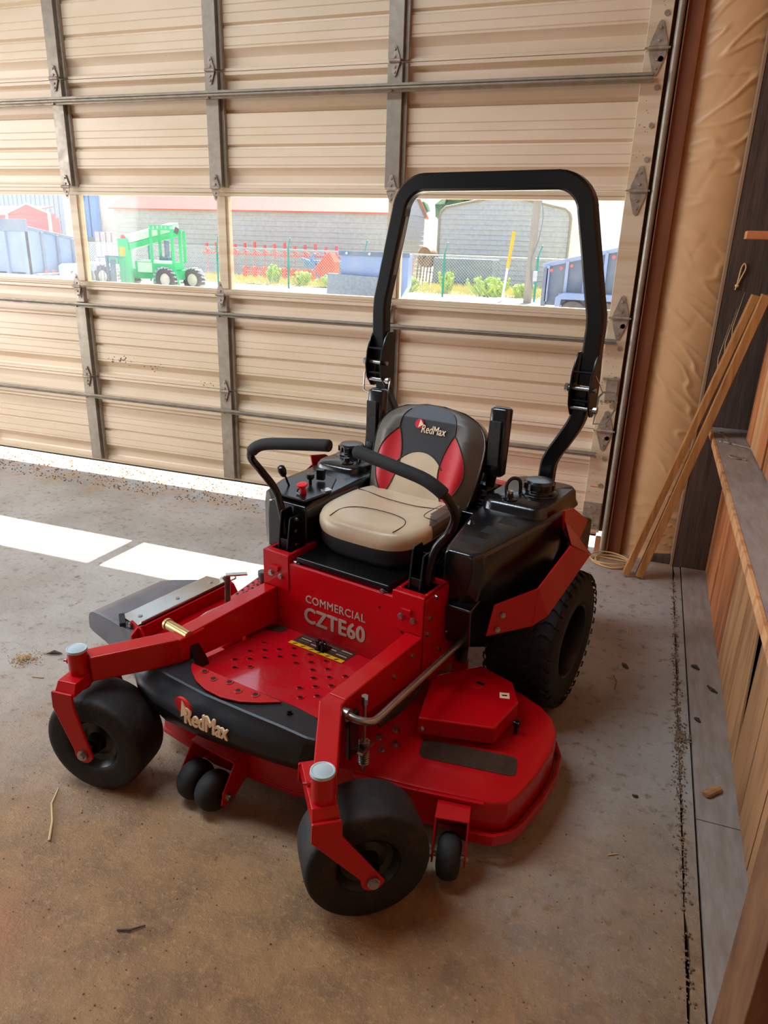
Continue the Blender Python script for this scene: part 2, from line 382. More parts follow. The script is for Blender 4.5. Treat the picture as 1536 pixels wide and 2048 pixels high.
# ceiling and far walls
g = G(); g.box(-7.4, 0.7, -5.4, 4.05, 4.2, 4.3); struct(g.build('ceiling', M_shop))
g = G(); g.box(-7.5, -7.38, -5.4, 4.05, 0, 4.2); struct(g.build('wall_left', M_shop))
g = G(); g.box(-7.4, 0.7, -5.5, -5.4, 0, 4.2); struct(g.build('wall_front', M_shop))

# ------------------------------------------------------------------ the sectional door
door = struct(empty('door_1', (0, 0, 0)))
XL, XR = -6.9, -0.118
JO = [0.112, 0.682, 1.252, 1.827, 2.40, 2.973, 3.546]
def ribs(h):
    f = [(0, 0), (.013, 0), (.016, .006), (.020, .028), (.030, .032), (.066, .030), (.092, .014), (.104, 0), (.113, 0), (.115, .0035), (.119, 0), (.153, 0), (.155, .0035), (.159, 0),
         (.196, 0), (.201, .013), (.211, .015), (.222, 0), (.262, 0), (.264, .0035), (.268, 0), (.300, 0), (.302, .0035), (.306, 0), (.372, 0), (.378, .013), (.389, .015), (.402, 0),
         (.462, 0), (.476, .010), (.492, .030), (.545, .032), (.553, .006), (.556, 0), (h, 0)]
    return f
def straight(a, b): return b - a
STX = [-6.58, -5.533, -4.486, -3.44, -2.395, -1.350]
def hinge_geo(g, x, z, w=0.05, hh=0.13, y=Y0 - 0.045):
    up = [(x - w / 2, z), (x + w / 2, z), (x + w / 2, z + hh * .10), (x + w * .13, z + hh * .47), (x, z + hh / 2), (x - w * .13, z + hh * .47), (x - w / 2, z + hh * .10)]
    lo = [(a, 2 * z - b) for a, b in up]
    g.prism(up, 'y', y - 0.004, y); g.prism(lo, 'y', y - 0.004, y)
    g.cyl((x - w / 2 - 0.004, y - 0.008, z), (x + w / 2 + 0.006, y - 0.008, z), 0.0085, 10)
    for dz in (hh * .36, hh * .13, -hh * .2, -hh * .36): g.cyl((x, y - 0.004, z + dz), (x, y - 0.010, z + dz), 0.0062, 6)
for i in range(6):
    z0, z1 = JO[i] + .0015, JO[i + 1] - .0015; h = z1 - z0
    if i != 2:
        g = G(); prof = [(Y0 + d, z0 + t * h / 0.572) for t, d in ribs(0.572)]
        prof = prof + [(Y0 + 0.042, z1), (Y0 + 0.042, z0)]
        n = len(prof); vs = [(XL, a, b) for a, b in prof] + [(XR - 0.02, a, b) for a, b in prof]
        g.add(vs, [(k, (k + 1) % n, (k + 1) % n + n, k + n) for k in range(n)])
        sec = g.build('door_section', M_cream, door, smooth=20)
    else:
        g = G()
        g.box(XL, XR - .02, Y0 - .002, Y0 + .042, z0, 1.264); g.box(XL, XR - .02, Y0 + .004, Y0 + .042, 1.264, 1.284)
        g.box(XL, XR - .02, Y0 - .002, Y0 + .042, 1.806, z1); g.box(XL, XR - .02, Y0 + .004, Y0 + .042, 1.786, 1.806)
        sec = g.build('door_section', M_creamd, door, bevel=.0015)
        sec['label'] = 'glazed section of the door between two cream rails'
        for x in STX:
            g = G(); g.box(x - .042, x + .034, Y0 + .004, Y0 + .04, 1.2845, 1.7855); g.box(x - .030, x + .020, Y0 - .006, Y0 + .004, 1.2845, 1.7855)
            g.build('mullion', M_creamd, sec, bevel=.002)
        xs = STX + [XR - .06]
        for a, b in zip(xs[:-1], xs[1:]):
            g = G(); g.box(a + .036, b - .044 if b != xs[-1] else b - .03, Y0 + .022, Y0 + .027, 1.2845, 1.7855)
            g.build('pane', M_glass, sec, smooth=0)
    # vertical stiles, cut short of the joints
    if i != 2:
        for x in STX:
            g = G(); a, b = z0 + (.055 if i else .004), z1 - .004
            if i in (1,): b = z1 - .10
            a = z0 + .004
            g.box(x - .052, x + .026, Y0 - .040, Y0 - .002, a, b); g.box(x + .0262, x + .046, Y0 - .014, Y0 - .002, a, b); g.box(x + .046, x + .050, Y0 - .026, Y0 - .002, a, b)
            g.build('stile', M_galv, sec, bevel=.003)
            if i == 1:
                g = G(); g.box(x - .044, x + .02, Y0 - .034, Y0 - .002, z1 - .096, z1 - .002); g.build('stile', M_galv, sec, bevel=.003)
    # cream end stile with bolts
    g = G()
    g.box(XR - .085, XR + .012, Y0 - .020, Y0 + .044, z0, z1)
    es = g.build('end_stile', M_creamd, sec, bevel=.002)
    g = G(); random.seed(20 + i)
    for t in (.13, .27, .42, .53) if i not in (2,) else (): g.cyl((XR - .013, Y0 - .0195, z0 + t), (XR - .013, Y0 - .026, z0 + t), .0115, 14)
    if g.v: g.build('bolt_head', M_galvd, sec)
    g = G()
    for t in range(14): g.cyl((XR - .045 + random.uniform(-.03, .02), Y0 - .0195, z0 + .12 + random.random() * .34), (XR - .045, Y0 - .0205, z0 + .12), .0016, 6) if False else g.box(*(lambda cx, cz: (cx - .0016, cx + .0016, Y0 - .0206, Y0 - .0195, cz - .0016, cz + .0016))(XR - .045 + random.uniform(-.03, .02), z0 + .12 + random.random() * .34))
    if i != 2: g.build('rivet_hole', M_wood_dk, sec, smooth=0)
    # hinges along the upper joint
    if i < 5:
        zj = JO[i + 1]
        for x in STX:
            g = G(); hinge_geo(g, x - .012, zj, .05, .135 if i != 1 else .15); g.build('hinge', M_galvd, sec, bevel=.001)
        g = G(); hinge_geo(g, XR - .030, zj, .074, .215, Y0 - .022); g.cyl((XR - .086, Y0 - .032, zj), (XR + .022, Y0 - .032, zj), .005, 8)
        g.build('hinge', M_galvd, sec, bevel=.001)
# horizontal struts (galvanised hat channels)
def strut(z, h, xr, dep=.05):
    g = G()
    g.prism([(Y0 - .041, z - h / 2), (Y0 - .041 - dep * .4, z - h / 2), (Y0 - .041 - dep * .4, z - h / 2 + .007), (Y0 - .041 - dep, z - h / 2 + .010), (Y0 - .041 - dep, z - .003), (Y0 - .041 - dep + .008, z), (Y0 - .041 - dep, z + .003), (Y0 - .041 - dep, z + h / 2 - .010), (Y0 - .041 - dep * .4, z + h / 2 - .007), (Y0 - .041 - dep * .4, z + h / 2), (Y0 - .041, z + h / 2)], 'x', XL, xr)
    o = g.build('strut', M_galv, door, bevel=.0015)
    for x in STX + [xr + .02]:
        b = G(); b.cyl((x - .02, Y0 - .040 - dep * .4, z - h / 2 + .004), (x - .02, Y0 - .052 - dep * .4, z - h / 2 + .004), .006, 6); b.build('strut_screw', M_galvd, o)
strut(2.283, .040, -.150); strut(1.138, .026, -.150, .040); strut(.556, .026, -.175, .036)
# bottom rail with rubber sweep, bottom fixture and hinge plates on the end stile
g = G(); g.box(XL, XR, Y0 - .006, Y0 + .046, .098, .1125); g.build('bottom_rail', M_creamd, door, bevel=.002)
g = G(); g.box(XL, XR, Y0 + .005, Y0 + .035, .082, .0975); g.build('bottom_seal', M_rubber, door, bevel=.004)
g = G(); g.box(XR - .085, XR + .008, Y0 - .028, Y0 - .0205, .135, .285); 
for a, b in ((-.05, .26), (-.02, .25), (-.055, .17), (-.025, .16)): g.cyl((XR + a, Y0 - .0285, b), (XR + a, Y0 - .034, b), .005, 8)
g.build('bottom_fixture', M_galvd, door, bevel=.002)
g = G(); g.box(XR - .055, XR + .004, Y0 - .036, Y0 - .0205, .845, .945); g.box(XR - .075, XR + .01, Y0 - .034, Y0 - .0205, .945, .957)
for k in range(5): g.cyl((XR - .07 + k * .02, Y0 - .021, .835), (XR - .07 + k * .02, Y0 - .032, .835), .006, 8)
g.build('latch_plate', M_galvd, door, bevel=.002)
g = G(); g.box(XR - .062, XR - .008, Y0 - .0212, Y0 - .0203, .372, .376); o = g.build('paint_mark', M_orangem, door, smooth=0); o['label'] = 'orange paint stroke on the end of the lowest section'
# scuffs on the second section
g = G(); random.seed(31)
for cx, cz, n in ((-3.22, .80, 26), (-2.95, .775, 10), (-2.55, .70, 6)):
    for k in range(n):
        x = cx + random.gauss(0, .05); z = cz + random.gauss(0, .012); g.box(x, x + random.uniform(.003, .010), Y0 - .0008, Y0 + .001, z, z + random.uniform(.002, .008))
o = g.build('scuff_marks', M_wood_dk, door, smooth=0); tag(o, kind='stuff')

# track, jamb, insulation, corner post
g = G(); g.tube([(-.074, Y0 - .020, .0), (-.074, Y0 - .020, 3.9)], .0155, 12); g.box(-.078, -.058, Y0 - .012, Y0 + .03, .0, 3.9)
struct(g.build('trim_1', M_galv)).__setitem__('label', 'vertical galvanised roller track beside the big door')
g = G(); g.box(-.150, .020, Y0 + .048, Y0 + .12, 0.10, 4.2); g.box(-.0745, .020, Y0 + .048, Y0 + .12, 0.0, .0999); g.box(-.052, .020, Y0 - .01, Y0 + .0475, 0.0, 4.2); g.box(-.052, -.046, Y0 - .03, Y0 - .0102, 0, 4.2)
struct(g.build('trim_2', M_brownsteel, bevel=.002)).__setitem__('label', 'red-brown jamb column right of the door track')
g = G(); nx, nz = 40, 560; random.seed(2)
from mathutils import noise as NZ
rows = []
for k in range(nz + 1):
    z = 4.2 * k / nz; row = []
    for i in range(nx + 1):
        u = i / nx; x = .018 + u * (.275)
        bulge = .034 * math.sin(PI * min(1, max(0, u))) ** .7
        wr = -.0120 * max(0, 1 - abs(NZ.noise(Vector((u * 1.3, z * 15 + u * 3.2 * math.sin(z * 1.7), 2.2)))) * 8) * (.25 + u) * (.4 + .6 * (.5 + NZ.noise(Vector((u, z * 1.5, 8))))) + NZ.fractal(Vector((u * 1.2 + 3, z * 9 + u * 2.0 * math.sin(z * 1.3), .3)), .9, 2.0, 4) * .0030 * (0.35 + .65 * math.sin(PI * u)) * (1 if .35 < z else .4)
        wr += .0013 * max(0, math.sin(z * 21 + u * 3 * math.sin(z * 2.1) + 3 * NZ.noise(Vector((u * 2, z * 2, 5))))) ** 6
        row.append((x, Y0 + .035 - bulge + wr, z))
    rows.append(row)
vs = [p for r in rows for p in r]; m_ = nx + 1
g.add(vs, [(k * m_ + i, k * m_ + i + 1, (k + 1) * m_ + i + 1, (k + 1) * m_ + i) for k in range(nz) for i in range(nx)])
wb = struct(g.build('wall_back', M_vinyl, smooth=80)); wb['label'] = 'wrinkled tan vinyl insulation beside the big door'
g = G(); g.box(-7.4, .7, Y0 + .13, Y0 + .18, 3.54, 4.2); g.box(.0202, .7, Y0 + .10, Y0 + .18, -.1, 4.2); g.build('header_panel', M_vinyl, wb)
g = G(); g.box(.278, .292, Y0 - .05, Y0 + .09, 0, 4.2); struct(g.build('trim_3', mat('pale_edge_wood', rgb(150, 118, 88), .7, nstretch=(6, 6, .5)), bevel=.002)).__setitem__('label', 'thin pale wood edge between insulation and corner post')
g = G(); g.box(.2925, .5545, Y0 - .048, Y0 + .09, 0, 4.2); struct(g.build('trim_4', M_wood_dk, bevel=.003)).__setitem__('label', 'dark weathered corner post')
g = G(); g.box(.17, .277, Y0 - .03, Y0 + .02, .0, .04); struct(g.build('trim_5', M_wood_dk, bevel=.003)).__setitem__('label', 'dark bottom plate below the insulation')

# right wall: planks below and above the ledge
wr_ = struct(G().box(.555, .60, -5.4, Y0 + .09, -.05, 4.2).build('wall_right', M_wood_dk))
G().box(.4795, .4845, -2.5, 3.82, .004, .727).build('gap_shade_sheet', M_gapshade, wr_)  # dark sheet added so the plank gaps look deeply shaded
random.seed(4)
edges = [3.82, 3.36, 2.885, 2.27, None, 2.19, 1.955, 1.74, 1.36, 1.0, .6, .1, -.5, -1.2, -2.0]
prev = None; mlist = [M_wood_o, M_wood_o, M_wood_p, M_wood_t, M_wood_t, M_wood_t, M_wood_p, M_wood_t]
k = 0
pairs = [(3.82, 3.362, .0, .0), (3.358, 2.887, 0, 0), (2.883, 2.200, 0, .150), (2.188, 1.955, 0, .03), (1.943, 1.745, -.03, .0), (1.74, 1.35, 0, 0), (1.346, .9, 0, 0), (.896, .4, 0, 0), (.396, -.3, 0, 0), (-.304, -1.2, 0, 0), (-1.204, -2.4, 0, 0)]
for a, b, da, db in pairs:
    x0 = .455 + random.uniform(-.002, .003)
    g = G(); g.prism([(a, .004), (b, .004), (b + db, .727), (a - da, .727)], 'x', x0, x0 + .008)
    g.build('plank', mlist[k % 8], wr_, bevel=.0015); k += 1
ul = [3.815, 3.60, 3.415, 3.23, 3.045, 2.86, 2.66, 2.45, 2.25, 2.05, 1.84, 1.64, 1.42, 1.2, 1.0, .8, .5, .1, -.4, -1.2, -2.4]
for a, b in zip(ul[:-1], ul[1:]):
    x0 = .487 + random.uniform(-.003, .003)
    if a > 3.6: x0 = .515
    g = G(); g.box(x0, x0 + .022, b + .002, a - .002, .772, 4.19); g.build('plank', [M_wood_dk if a > 3.6 else M_wood_o, M_wood_p, M_wood_o, M_wood_o][k % 4] if a <= 3.6 else M_wood_dk, wr_, bevel=.0015); k += 1
sh = G().box(.352, .5145, 1.02, 3.818, .738, .766).build('wall_shelf', M_shelf, bevel=.002)
tag(sh, 'long dusty grey shelf board running along the wooden wall', 'shelf')
G().box(.340, .3515, 1.02, 3.818, .733, .767).build('edge_strip', M_wood_p, sh, bevel=.0015)
# rough post close to the camera
g = G(); g.box(.300, .452, .955, 1.118, 0, 2.6)
struct(g.build('trim_6', M_post, bevel=.003)).__setitem__('label', 'rough brown post in the bottom right foreground')
# short orange board jutting from the wall
tag(G().box(.300, .485, 3.32, 3.42, 1.620, 1.650).build('shelf_bracket_board', M_wood_o, bevel=.002), 'short bright orange board jutting from the wooden wall above the leaning studs', 'board')

# ------------------------------------------------------------------ small things in the room
def leaning_stud(p0, p1, w, h, label):
    g = G(); d = (Vector(p1) - Vector(p0)); g.bar(p0, p1, w, h, up=(0, 1, 0))
    o = g.build('leaning_stud', M_stud, bevel=.002); return tag(o, label, 'lumber', 'wooden studs leaning in the corner')
leaning_stud((.062, 3.60, .012), (.405, 3.60, 1.40), .030, .062, 'left of the two wooden studs leaning in the corner, splintered edge')
leaning_stud((.128, 3.60, .014), (.440, 3.545, 1.405), .036, .060, 'right of the two wooden studs leaning in the corner, round knot in it')
g = G(); random.seed(9)
for k in range(3):
    t = .8 + .05 * k; x = .062 + .343 * t - .02; z = .012 + 1.388 * t
    g.tube([(x, 3.60, z - .12), (x - .012, 3.598, z), (x + .010, 3.596, z + .15)], [.0022, .0018, .0004], 5)
tag(g.build('wood_splinter', M_straw), 'thin pale splinters sticking off the left leaning stud', 'splinter', kind='stuff')

g = G(); pts = []; random.seed(12)
for k, (R0, dx, dy, e) in enumerate(((.098, 0, 0, .85), (.088, .008, -.004, .95), (.104, -.006, .010, .78))):
    for j in range(26):
        a = .4 + 2 * PI * j / 26; pts.append((-.02 + dx + R0 * math.cos(a), 3.735 + dy + R0 * e * math.sin(a), .005 + .007 * k + .004 * math.sin(a * 2 + k * 2)))
pts = [(-.62, 3.80, .005), (-.40, 3.815, .005), (-.22, 3.79, .005)] + pts
g.tube(pts, .0036, 7); tag(g.build('extension_cord', M_cord), 'loosely coiled yellow cord on the floor at the foot of the door track', 'cord')
g = G(); g.box(-.118, -.086, Y0 - .01, Y0 + .03, 0, .080); tag(g.build('wood_block', M_wood_p, bevel=.002), 'small upright pale wood block propping the corner of the big door', 'block')
# rope loop on the post
g = G(); cx, cy, cz = .345, Y0 - .056, 1.47
g.tube(smooth_path([(cx, cy, cz - .04), (cx + .012, cy, cz), (cx + .022, cy, cz + .035), (cx + .014, cy, cz + .055), (cx + .004, cy, cz + .038), (cx + .001, cy, cz), (cx - .002, cy, cz - .04), (cx - .006, cy, cz - .06)], 5), .0032, 7)
g.ico((cx - .001, cy, cz - .042), .009, 2, .15)
tag(g.build('rope_loop', M_cord), 'small knotted rope loop hanging on the dark corner post', 'rope')
# wrenches on the shelf
def wrench(loc, rz, L, label):
    g = G(); w = .011
    g.prism([(-L / 2, -w / 2), (L / 2 - .02, -w / 2 * .8), (L / 2 - .02, w / 2 * .8), (-L / 2, w / 2)], 'z', 0, .006)
    g.prism([(L / 2 - .024, -.010), (L / 2 - .006, -.016), (L / 2 + .014, -.012), (L / 2 + .014, -.005), (L / 2, -.004), (L / 2, .004), (L / 2 + .012, .006), (L / 2 + .010, .014), (L / 2 - .010, .014), (L / 2 - .024, .008)], 'z', 0, .009)
    g.lathe([(.012, 0), (.012, .007), (.006, .007), (.006, 0)], (-L / 2, 0, 0), (0, 0, 1), 14, True)
    o = g.build('wrench', M_galvd, bevel=.001, loc=loc, rot=(0, 0, rz)); return tag(o, label, 'wrench')
wrench((.398, 3.58, .767), math.radians(-82), .20, 'open-end steel wrench lying furthest back on the grey shelf')
wrench((.437, 3.46, .767), math.radians(-35), .15, 'second steel wrench, crossing the end of the first on the grey shelf')
g = G(); g.tube(smooth_path([(.385, 3.24, .769), (.40, 3.26, .769), (.425, 3.25, .769), (.44, 3.22, .770), (.42, 3.205, .769), (.395, 3.215, .769), (.385, 3.24, .769)], 4), .0035, 6)
g.bar((.395, 3.235, .770), (.45, 3.20, .770), .008, .005)
tag(g.build('shackle', M_galvd), 'small steel shackle on the grey shelf in front of the wrenches', 'shackle')
# debris
def twig(name, pts, r, m, label, cat='twig'):
    g = G(); g.tube(pts, r, 6); return tag(g.build(name, m), label, cat)
g = G(); g.loft([[(.362 + .012 * math.cos(a) * s_ + t * .045, 2.005 + t * .05 - .010 * math.cos(a) * s_, .011 + .010 * math.sin(a) * s_) for a in [2 * PI * k / 9 for k in range(9)]] for t, s_ in ((0, .7), (.15, 1), (.5, .9), (.8, 1.0), (1, .6))])
tag(g.build('wood_chip', M_wood_t, smooth=20), 'chunky chewed wood chip lying on the flush floor board', 'wood chip')
twig('leaf_curl', [(.405, 2.66, .006), (.42, 2.63, .009), (.437, 2.62, .006)], [.004, .008, .003], M_wood_dk, 'small dark curled leaf on the floor board by the wooden wall', 'leaf')
twig('bark_bit', [(.352, 2.79, .006), (.365, 2.78, .010), (.38, 2.77, .005)], [.005, .010, .004], M_wood_dk, 'crumbly brown bark bit just past the dark line of the floor board', 'bark')
twig('bark_bit', [(.350, 2.42, .006), (.358, 2.41, .009), (.366, 2.40, .005)], [.004, .008, .004], M_wood_dk, 'dark round bark bit on the floor board, halfway to the foreground post', 'bark')
twig('straw_bit', [(.098, 3.005, .003), (.101, 2.955, .003)], .0028, M_straw, 'left of two short parallel pale straw bits right of the rear tyre', 'straw')
twig('straw_bit', [(.109, 3.005, .003), (.110, 2.95, .003)], .0026, M_straw, 'right of two short parallel pale straw bits right of the rear tyre', 'straw')
twig('leaf_curl', [(.09, 2.70, .006), (.10, 2.685, .008), (.112, 2.67, .005)], [.004, .008, .004], M_twig, 'curled brown leaf on bare concrete between the rear tyre and the floor joint', 'leaf')
twig('long_twig', [(-1.46, 1.31, .004), (-1.43, 1.25, .005), (-1.38, 1.20, .004), (-1.335, 1.14, .004)], [.002, .003, .003, .0035], M_straw, 'long bent pale twig on the floor below the left caster')
twig('thin_twig', [(-1.72, 1.24, .003), (-1.60, 1.19, .003), (-1.50, 1.12, .003)], [.0015, .0025, .0015], M_twig, 'thin dark twig at the left edge of the picture')
twig('dark_twig', [(-.985, .985, .004), (-.955, .995, .006), (-.93, 1.02, .004)], [.0022, .0028, .002], M_wood_dk, 'short thick dark twig in the clay dust of the foreground')
twig('thin_twig', [(-.63, .80, .003), (-.575, .85, .003)], .002, M_straw, 'thin straight pale twig in the clay dust below the right caster')
g = G(); random.seed(14)
for k in range(260):
    a = random.random() * 2 * PI; r = abs(random.gauss(0, .030)); g.obox((-2.10 + r * math.cos(a), 1.815 + r * math.sin(a), .003 + random.random() * max(0, .012 - r * .3)), (.005, .003, .002), (random.random() * 3, random.random() * 3, random.random() * 3))
tag(g.build('sawdust_pile', M_straw, smooth=0), 'small heap of pale wood shavings left of the left caster', 'sawdust', kind='stuff')
twig('leaf_curl', [(-2.045, 1.875, .006), (-2.02, 1.89, .011), (-1.99, 1.90, .006)], [.002, .009, .002], M_wood_dk, 'dark leaf beside the heap of wood shavings', 'leaf')
twig('straw_bit', [(-1.98, 1.735, .003), (-1.935, 1.745, .003)], .0025, M_straw, 'single pale straw just below the heap of shavings', 'straw')

g = G(); random.seed(17)
for k in range(90):
    a = random.random() * 6.3; r = abs(random.gauss(0, .012)); g.ico((.303 + r * math.cos(a), 2.29 + 2.2 * r * math.sin(a), .003 + .004 * random.random()), random.uniform(.002, .005), 1, .3)
tag(g.build('dirt_clump', mat('clump_dirt', rgb(140, 110, 84), .9), smooth=0), 'crumbly brown clump of dirt sitting on the floor joint, largest along it', 'dirt', kind='stuff')
twig('thin_twig', [(.06, 2.60, .003), (.075, 2.55, .005), (.07, 2.50, .003)], .0015, M_twig, 'thin brown twig on bare concrete right of the rear tyre shadow', 'twig')
twig('straw_bit', [(.10, 1.66, .003), (.125, 1.675, .003)], .0016, M_straw, 'tiny pale straw beside the floor joint, level with the chewed wood chip', 'straw')
twig('leaf_curl', [(.155, 1.93, .004), (.163, 1.925, .006), (.170, 1.93, .004)], [.003, .005, .003], M_wood_dk, 'small dark leaf bit left of the floor joint, near the wood chip', 'leaf')

# ------------------------------------------------------------------ the yard outside
M_gravel = mat('yard_gravel', rgb(196, 188, 176), .85, col2=rgb(168, 158, 144), nscale=1.2, bump=.2, bscale=30)
M_grass = mat('dry_grass', rgb(158, 158, 84), .9, col2=rgb(196, 178, 122), nscale=.9, contrast=(.4, .62), bump=.3, bscale=12)
M_sidingg = mat('grey_siding', rgb(178, 180, 190), .55); M_pinkroof = mat('faded_red_roof', rgb(208, 96, 92), .5)
M_sidingb = mat('pale_blue_siding', rgb(176, 188, 214), .55); M_creamb = mat('cream_siding', rgb(226, 220, 204), .6)
M_shed = mat('red_siding', rgb(214, 84, 92), .5); M_white = mat('white_trim', rgb(235, 235, 235), .5)
M_bluebox = mat('blue_steel', rgb(112, 138, 186), .45, col2=rgb(136, 152, 184), nscale=1.5, bump=.05); M_bluedk = mat('navy_steel', rgb(78, 100, 134), .5, col2=rgb(112, 122, 134), nscale=3)
M_green = mat('green_machine_paint', rgb(46, 186, 116), .4); M_greenp = mat('pale_green_paint', rgb(190, 226, 196), .4)
M_teal = mat('teal_post', rgb(20, 140, 128), .5); M_wire = mat('fence_wire', rgb(150, 158, 160), .4, metal=.4)
M_tyre2 = mat('grey_lug_tyre', rgb(92, 88, 90), .8); M_polew = mat('grey_pole_wood', rgb(150, 142, 134), .8, nstretch=(6, 6, .4))
M_leaf = mat('weed_leaf', rgb(126, 170, 52), .7, col2=rgb(170, 186, 60), nscale=4); M_tree = mat('tree_leaf', rgb(70, 104, 70), .8, col2=rgb(40, 74, 46), nscale=2)
M_orangered = mat('orange_red_implement', rgb(214, 70, 44), .45); M_glassd = mat('dark_cab_glass', rgb(60, 84, 84), .1)
M_rust = mat('rusty_brown', rgb(130, 96, 72), .7); M_lblue = mat('light_blue_implement', rgb(90, 140, 206), .5)

g = G(); g.box(-70, 40, 4.052, 26.5, -.6, -.03); struct(g.build('ground_yard', M_gravel, smooth=0))
g = G(); n1, n2 = 110, 16
for j in range(n2 + 1):
    for i in range(n1 + 1):
        x = -80 + i * 130 / n1; y = 26.3 + j * 5.2 / n2 * (1 + j * .12)
        g.v.append((x, y, -.02 + .10 * NZ.noise(Vector((x * .4, y * .7, 1)))))
for j in range(n2):
    for i in range(n1): g.f.append([j * (n1 + 1) + i, j * (n1 + 1) + i + 1, (j + 1) * (n1 + 1) + i + 1, (j + 1) * (n1 + 1) + i]); g.mi.append(0)
struct(g.build('ground_verge', M_grass, smooth=80))
g = G(); g.box(-110, 60, 26.4, 150, -.9, -.25); struct(g.build('ground_lot', M_gravel, smooth=0))

def ribbed_wall(g, p0, p1, z0, z1t, pitch=.23, dep=.03):
    """stacked siding boards between two plan points (real lap relief)"""
    p0 = Vector((p0[0], p0[1])); p1 = Vector((p1[0], p1[1])); d = (p1 - p0).normalized(); nrm = Vector((d.y, -d.x)); z = z0
    while z < z1t - .02:
        zt = min(z + pitch, z1t)
        a, b = p0 + nrm * dep, p1 + nrm * dep
        vs = [(p0.x, p0.y, z), (p1.x, p1.y, z), (b.x, b.y, z + .02), (a.x, a.y, z + .02), (p0.x, p0.y, zt), (p1.x, p1.y, zt)]
        g.add(vs, [(0, 1, 2, 3), (3, 2, 5, 4), (0, 3, 4), (1, 5, 2)]); z = zt
    return g
# long grey garage
r = empty('metal_garage', (-20, 34, -.25)); tag(r, 'long grey metal garage with faded red roof behind the fence', 'building'); 
def P(o_, par): return o_
def sub(g, name, m, par, **k):
    off = par.matrix_basis.translation if par.parent is None else Vector((0, 0, 0))
    o = Vector(par.location) if par.parent is None else Vector((0, 0, 0))
    g.v = [(a - o.x, b - o.y, c - o.z) for a, b, c in g.v]
    return g.build(name, m, par, **k)
g = G(); ribbed_wall(g, (-27.7, 34), (-12.13, 34), -.25, 3.05); sub(g, 'front_wall', M_sidingg, r, smooth=0)
g = G(); ribbed_wall(g, (-12.13, 34), (-12.13, 39.5), -.25, 3.05); g.prism([(34.0, 3.05), (39.5, 3.05), (36.75, 4.45)], 'x', -12.20, -12.10); g.box(-27.7, -12.2, 34.1, 39.4, -.25, 3.0)
sub(g, 'end_wall', M_sidingg, r, smooth=0)
g = G(); g.strip([(-27.9, 33.8, 3.0), (-27.9, 36.75, 4.5)], [(-11.95, 33.8, 3.0), (-11.95, 36.75, 4.5)], .06); g.strip([(-27.9, 36.75, 4.5), (-27.9, 39.7, 3.0)], [(-11.95, 36.75, 4.5), (-11.95, 39.7, 3.0)], .06)
sub(g, 'roof', M_pinkroof, r, smooth=0)
g = G(); g.box(-12.2, -12.05, 33.93, 34.05, -.25, 3.05); g.bar((-12.05, 34, 3.05), (-12.05, 36.75, 4.45), .08, .08); g.bar((-12.05, 36.75, 4.45), (-12.05, 39.5, 3.05), .08, .08); sub(g, 'corner_trim', M_polew, r)
# arched grey carport garage
r = empty('arched_garage', (-7.2, 36, -.25)); tag(r, 'light grey garage with rounded roof corners behind the utility pole', 'building')
out = [(-10.3, -.25), (-10.3, 2.95), (-10.22, 3.2), (-10.0, 3.38), (-8.2, 3.74), (-7.2, 3.93), (-6.2, 3.74), (-4.4, 3.38), (-4.18, 3.2), (-4.1, 2.95), (-4.1, -.25)]
def width_at(z):
    L = -10.3; R = -4.1
    for a, b in zip(out[:6], out[1:6]):
        if a[1] <= z <= b[1] and b[1] > a[1]: L = a[0] + (b[0] - a[0]) * (z - a[1]) / (b[1] - a[1]); R = -14.4 - L
    return L, R
g = G(); z = -.25
while z < 3.9:
    zt = min(z + .22, 3.92); L0, R0 = width_at(z + .001); L1, R1 = width_at(zt)
    g.add([(L0, 36, z), (R0, 36, z), (R0, 35.96, z + .02), (L0, 35.96, z + .02), (L1, 36, zt), (R1, 36, zt)], [(0, 1, 2, 3), (3, 2, 5, 4)]); z = zt
sub(g, 'front_wall', M_sidingg, r, smooth=0)
g = G(); ribbed_wall(g, (-4.1, 36), (-4.1, 42.4), -.25, 2.95); sub(g, 'side_wall', M_creamb, r, smooth=0)
g = G(); g.prism(out, 'y', 36.02, 42.4); sub(g, 'body', M_sidingg, r, smooth=20)
g = G(); g.tube([(a, 35.95, b) for a, b in out], .06, 6); sub(g, 'edge_trim', M_polew, r)
# far buildings on the left
r = empty('warehouse', (-50, 48, -.25)); tag(r, 'tall pale blue ribbed warehouse behind the red shed', 'building')
g = G(); x = -66.0
while x < -43.2: g.box(x, x + .18, 47.94, 48.0, -.25, 8); x += .45
g.box(-66, -43, 48, 60, -.25, 8); sub(g, 'wall', M_sidingb, r, smooth=0)
r = empty('cream_building', (-40, 47, -.25)); tag(r, 'cream building left of the long grey garage', 'building')
g = G(); g.box(-42.9, -37.9, 47, 58, -.25, 8); sub(g, 'wall', M_creamb, r, smooth=0)
g = G(); g.box(-41.0, -40.2, 46.6, 46.95, 1.2, 8); g.box(-40.0, -39.5, 46.5, 46.95, 1.0, 8); sub(g, 'downpipe', M_lblue, r, bevel=.03)
g = G(); g.box(-40.9, -39.2, 46.4, 46.95, -.25, 1.5); sub(g, 'duct_base', M_bluedk, r, bevel=.03)
r = G(); [r.box(-38.9 + k * .5, -38.5 + k * .5, 45.4, 46.4, 1.15 - .9, 1.9) for k in range(4)]; r.box(-39.0, -36.9, 45.3, 46.5, -.25, .25)
tag(r.build('air_conditioner', M_sidingg, bevel=.04), 'grey outdoor air conditioning units below the cream wall', 'air conditioner')
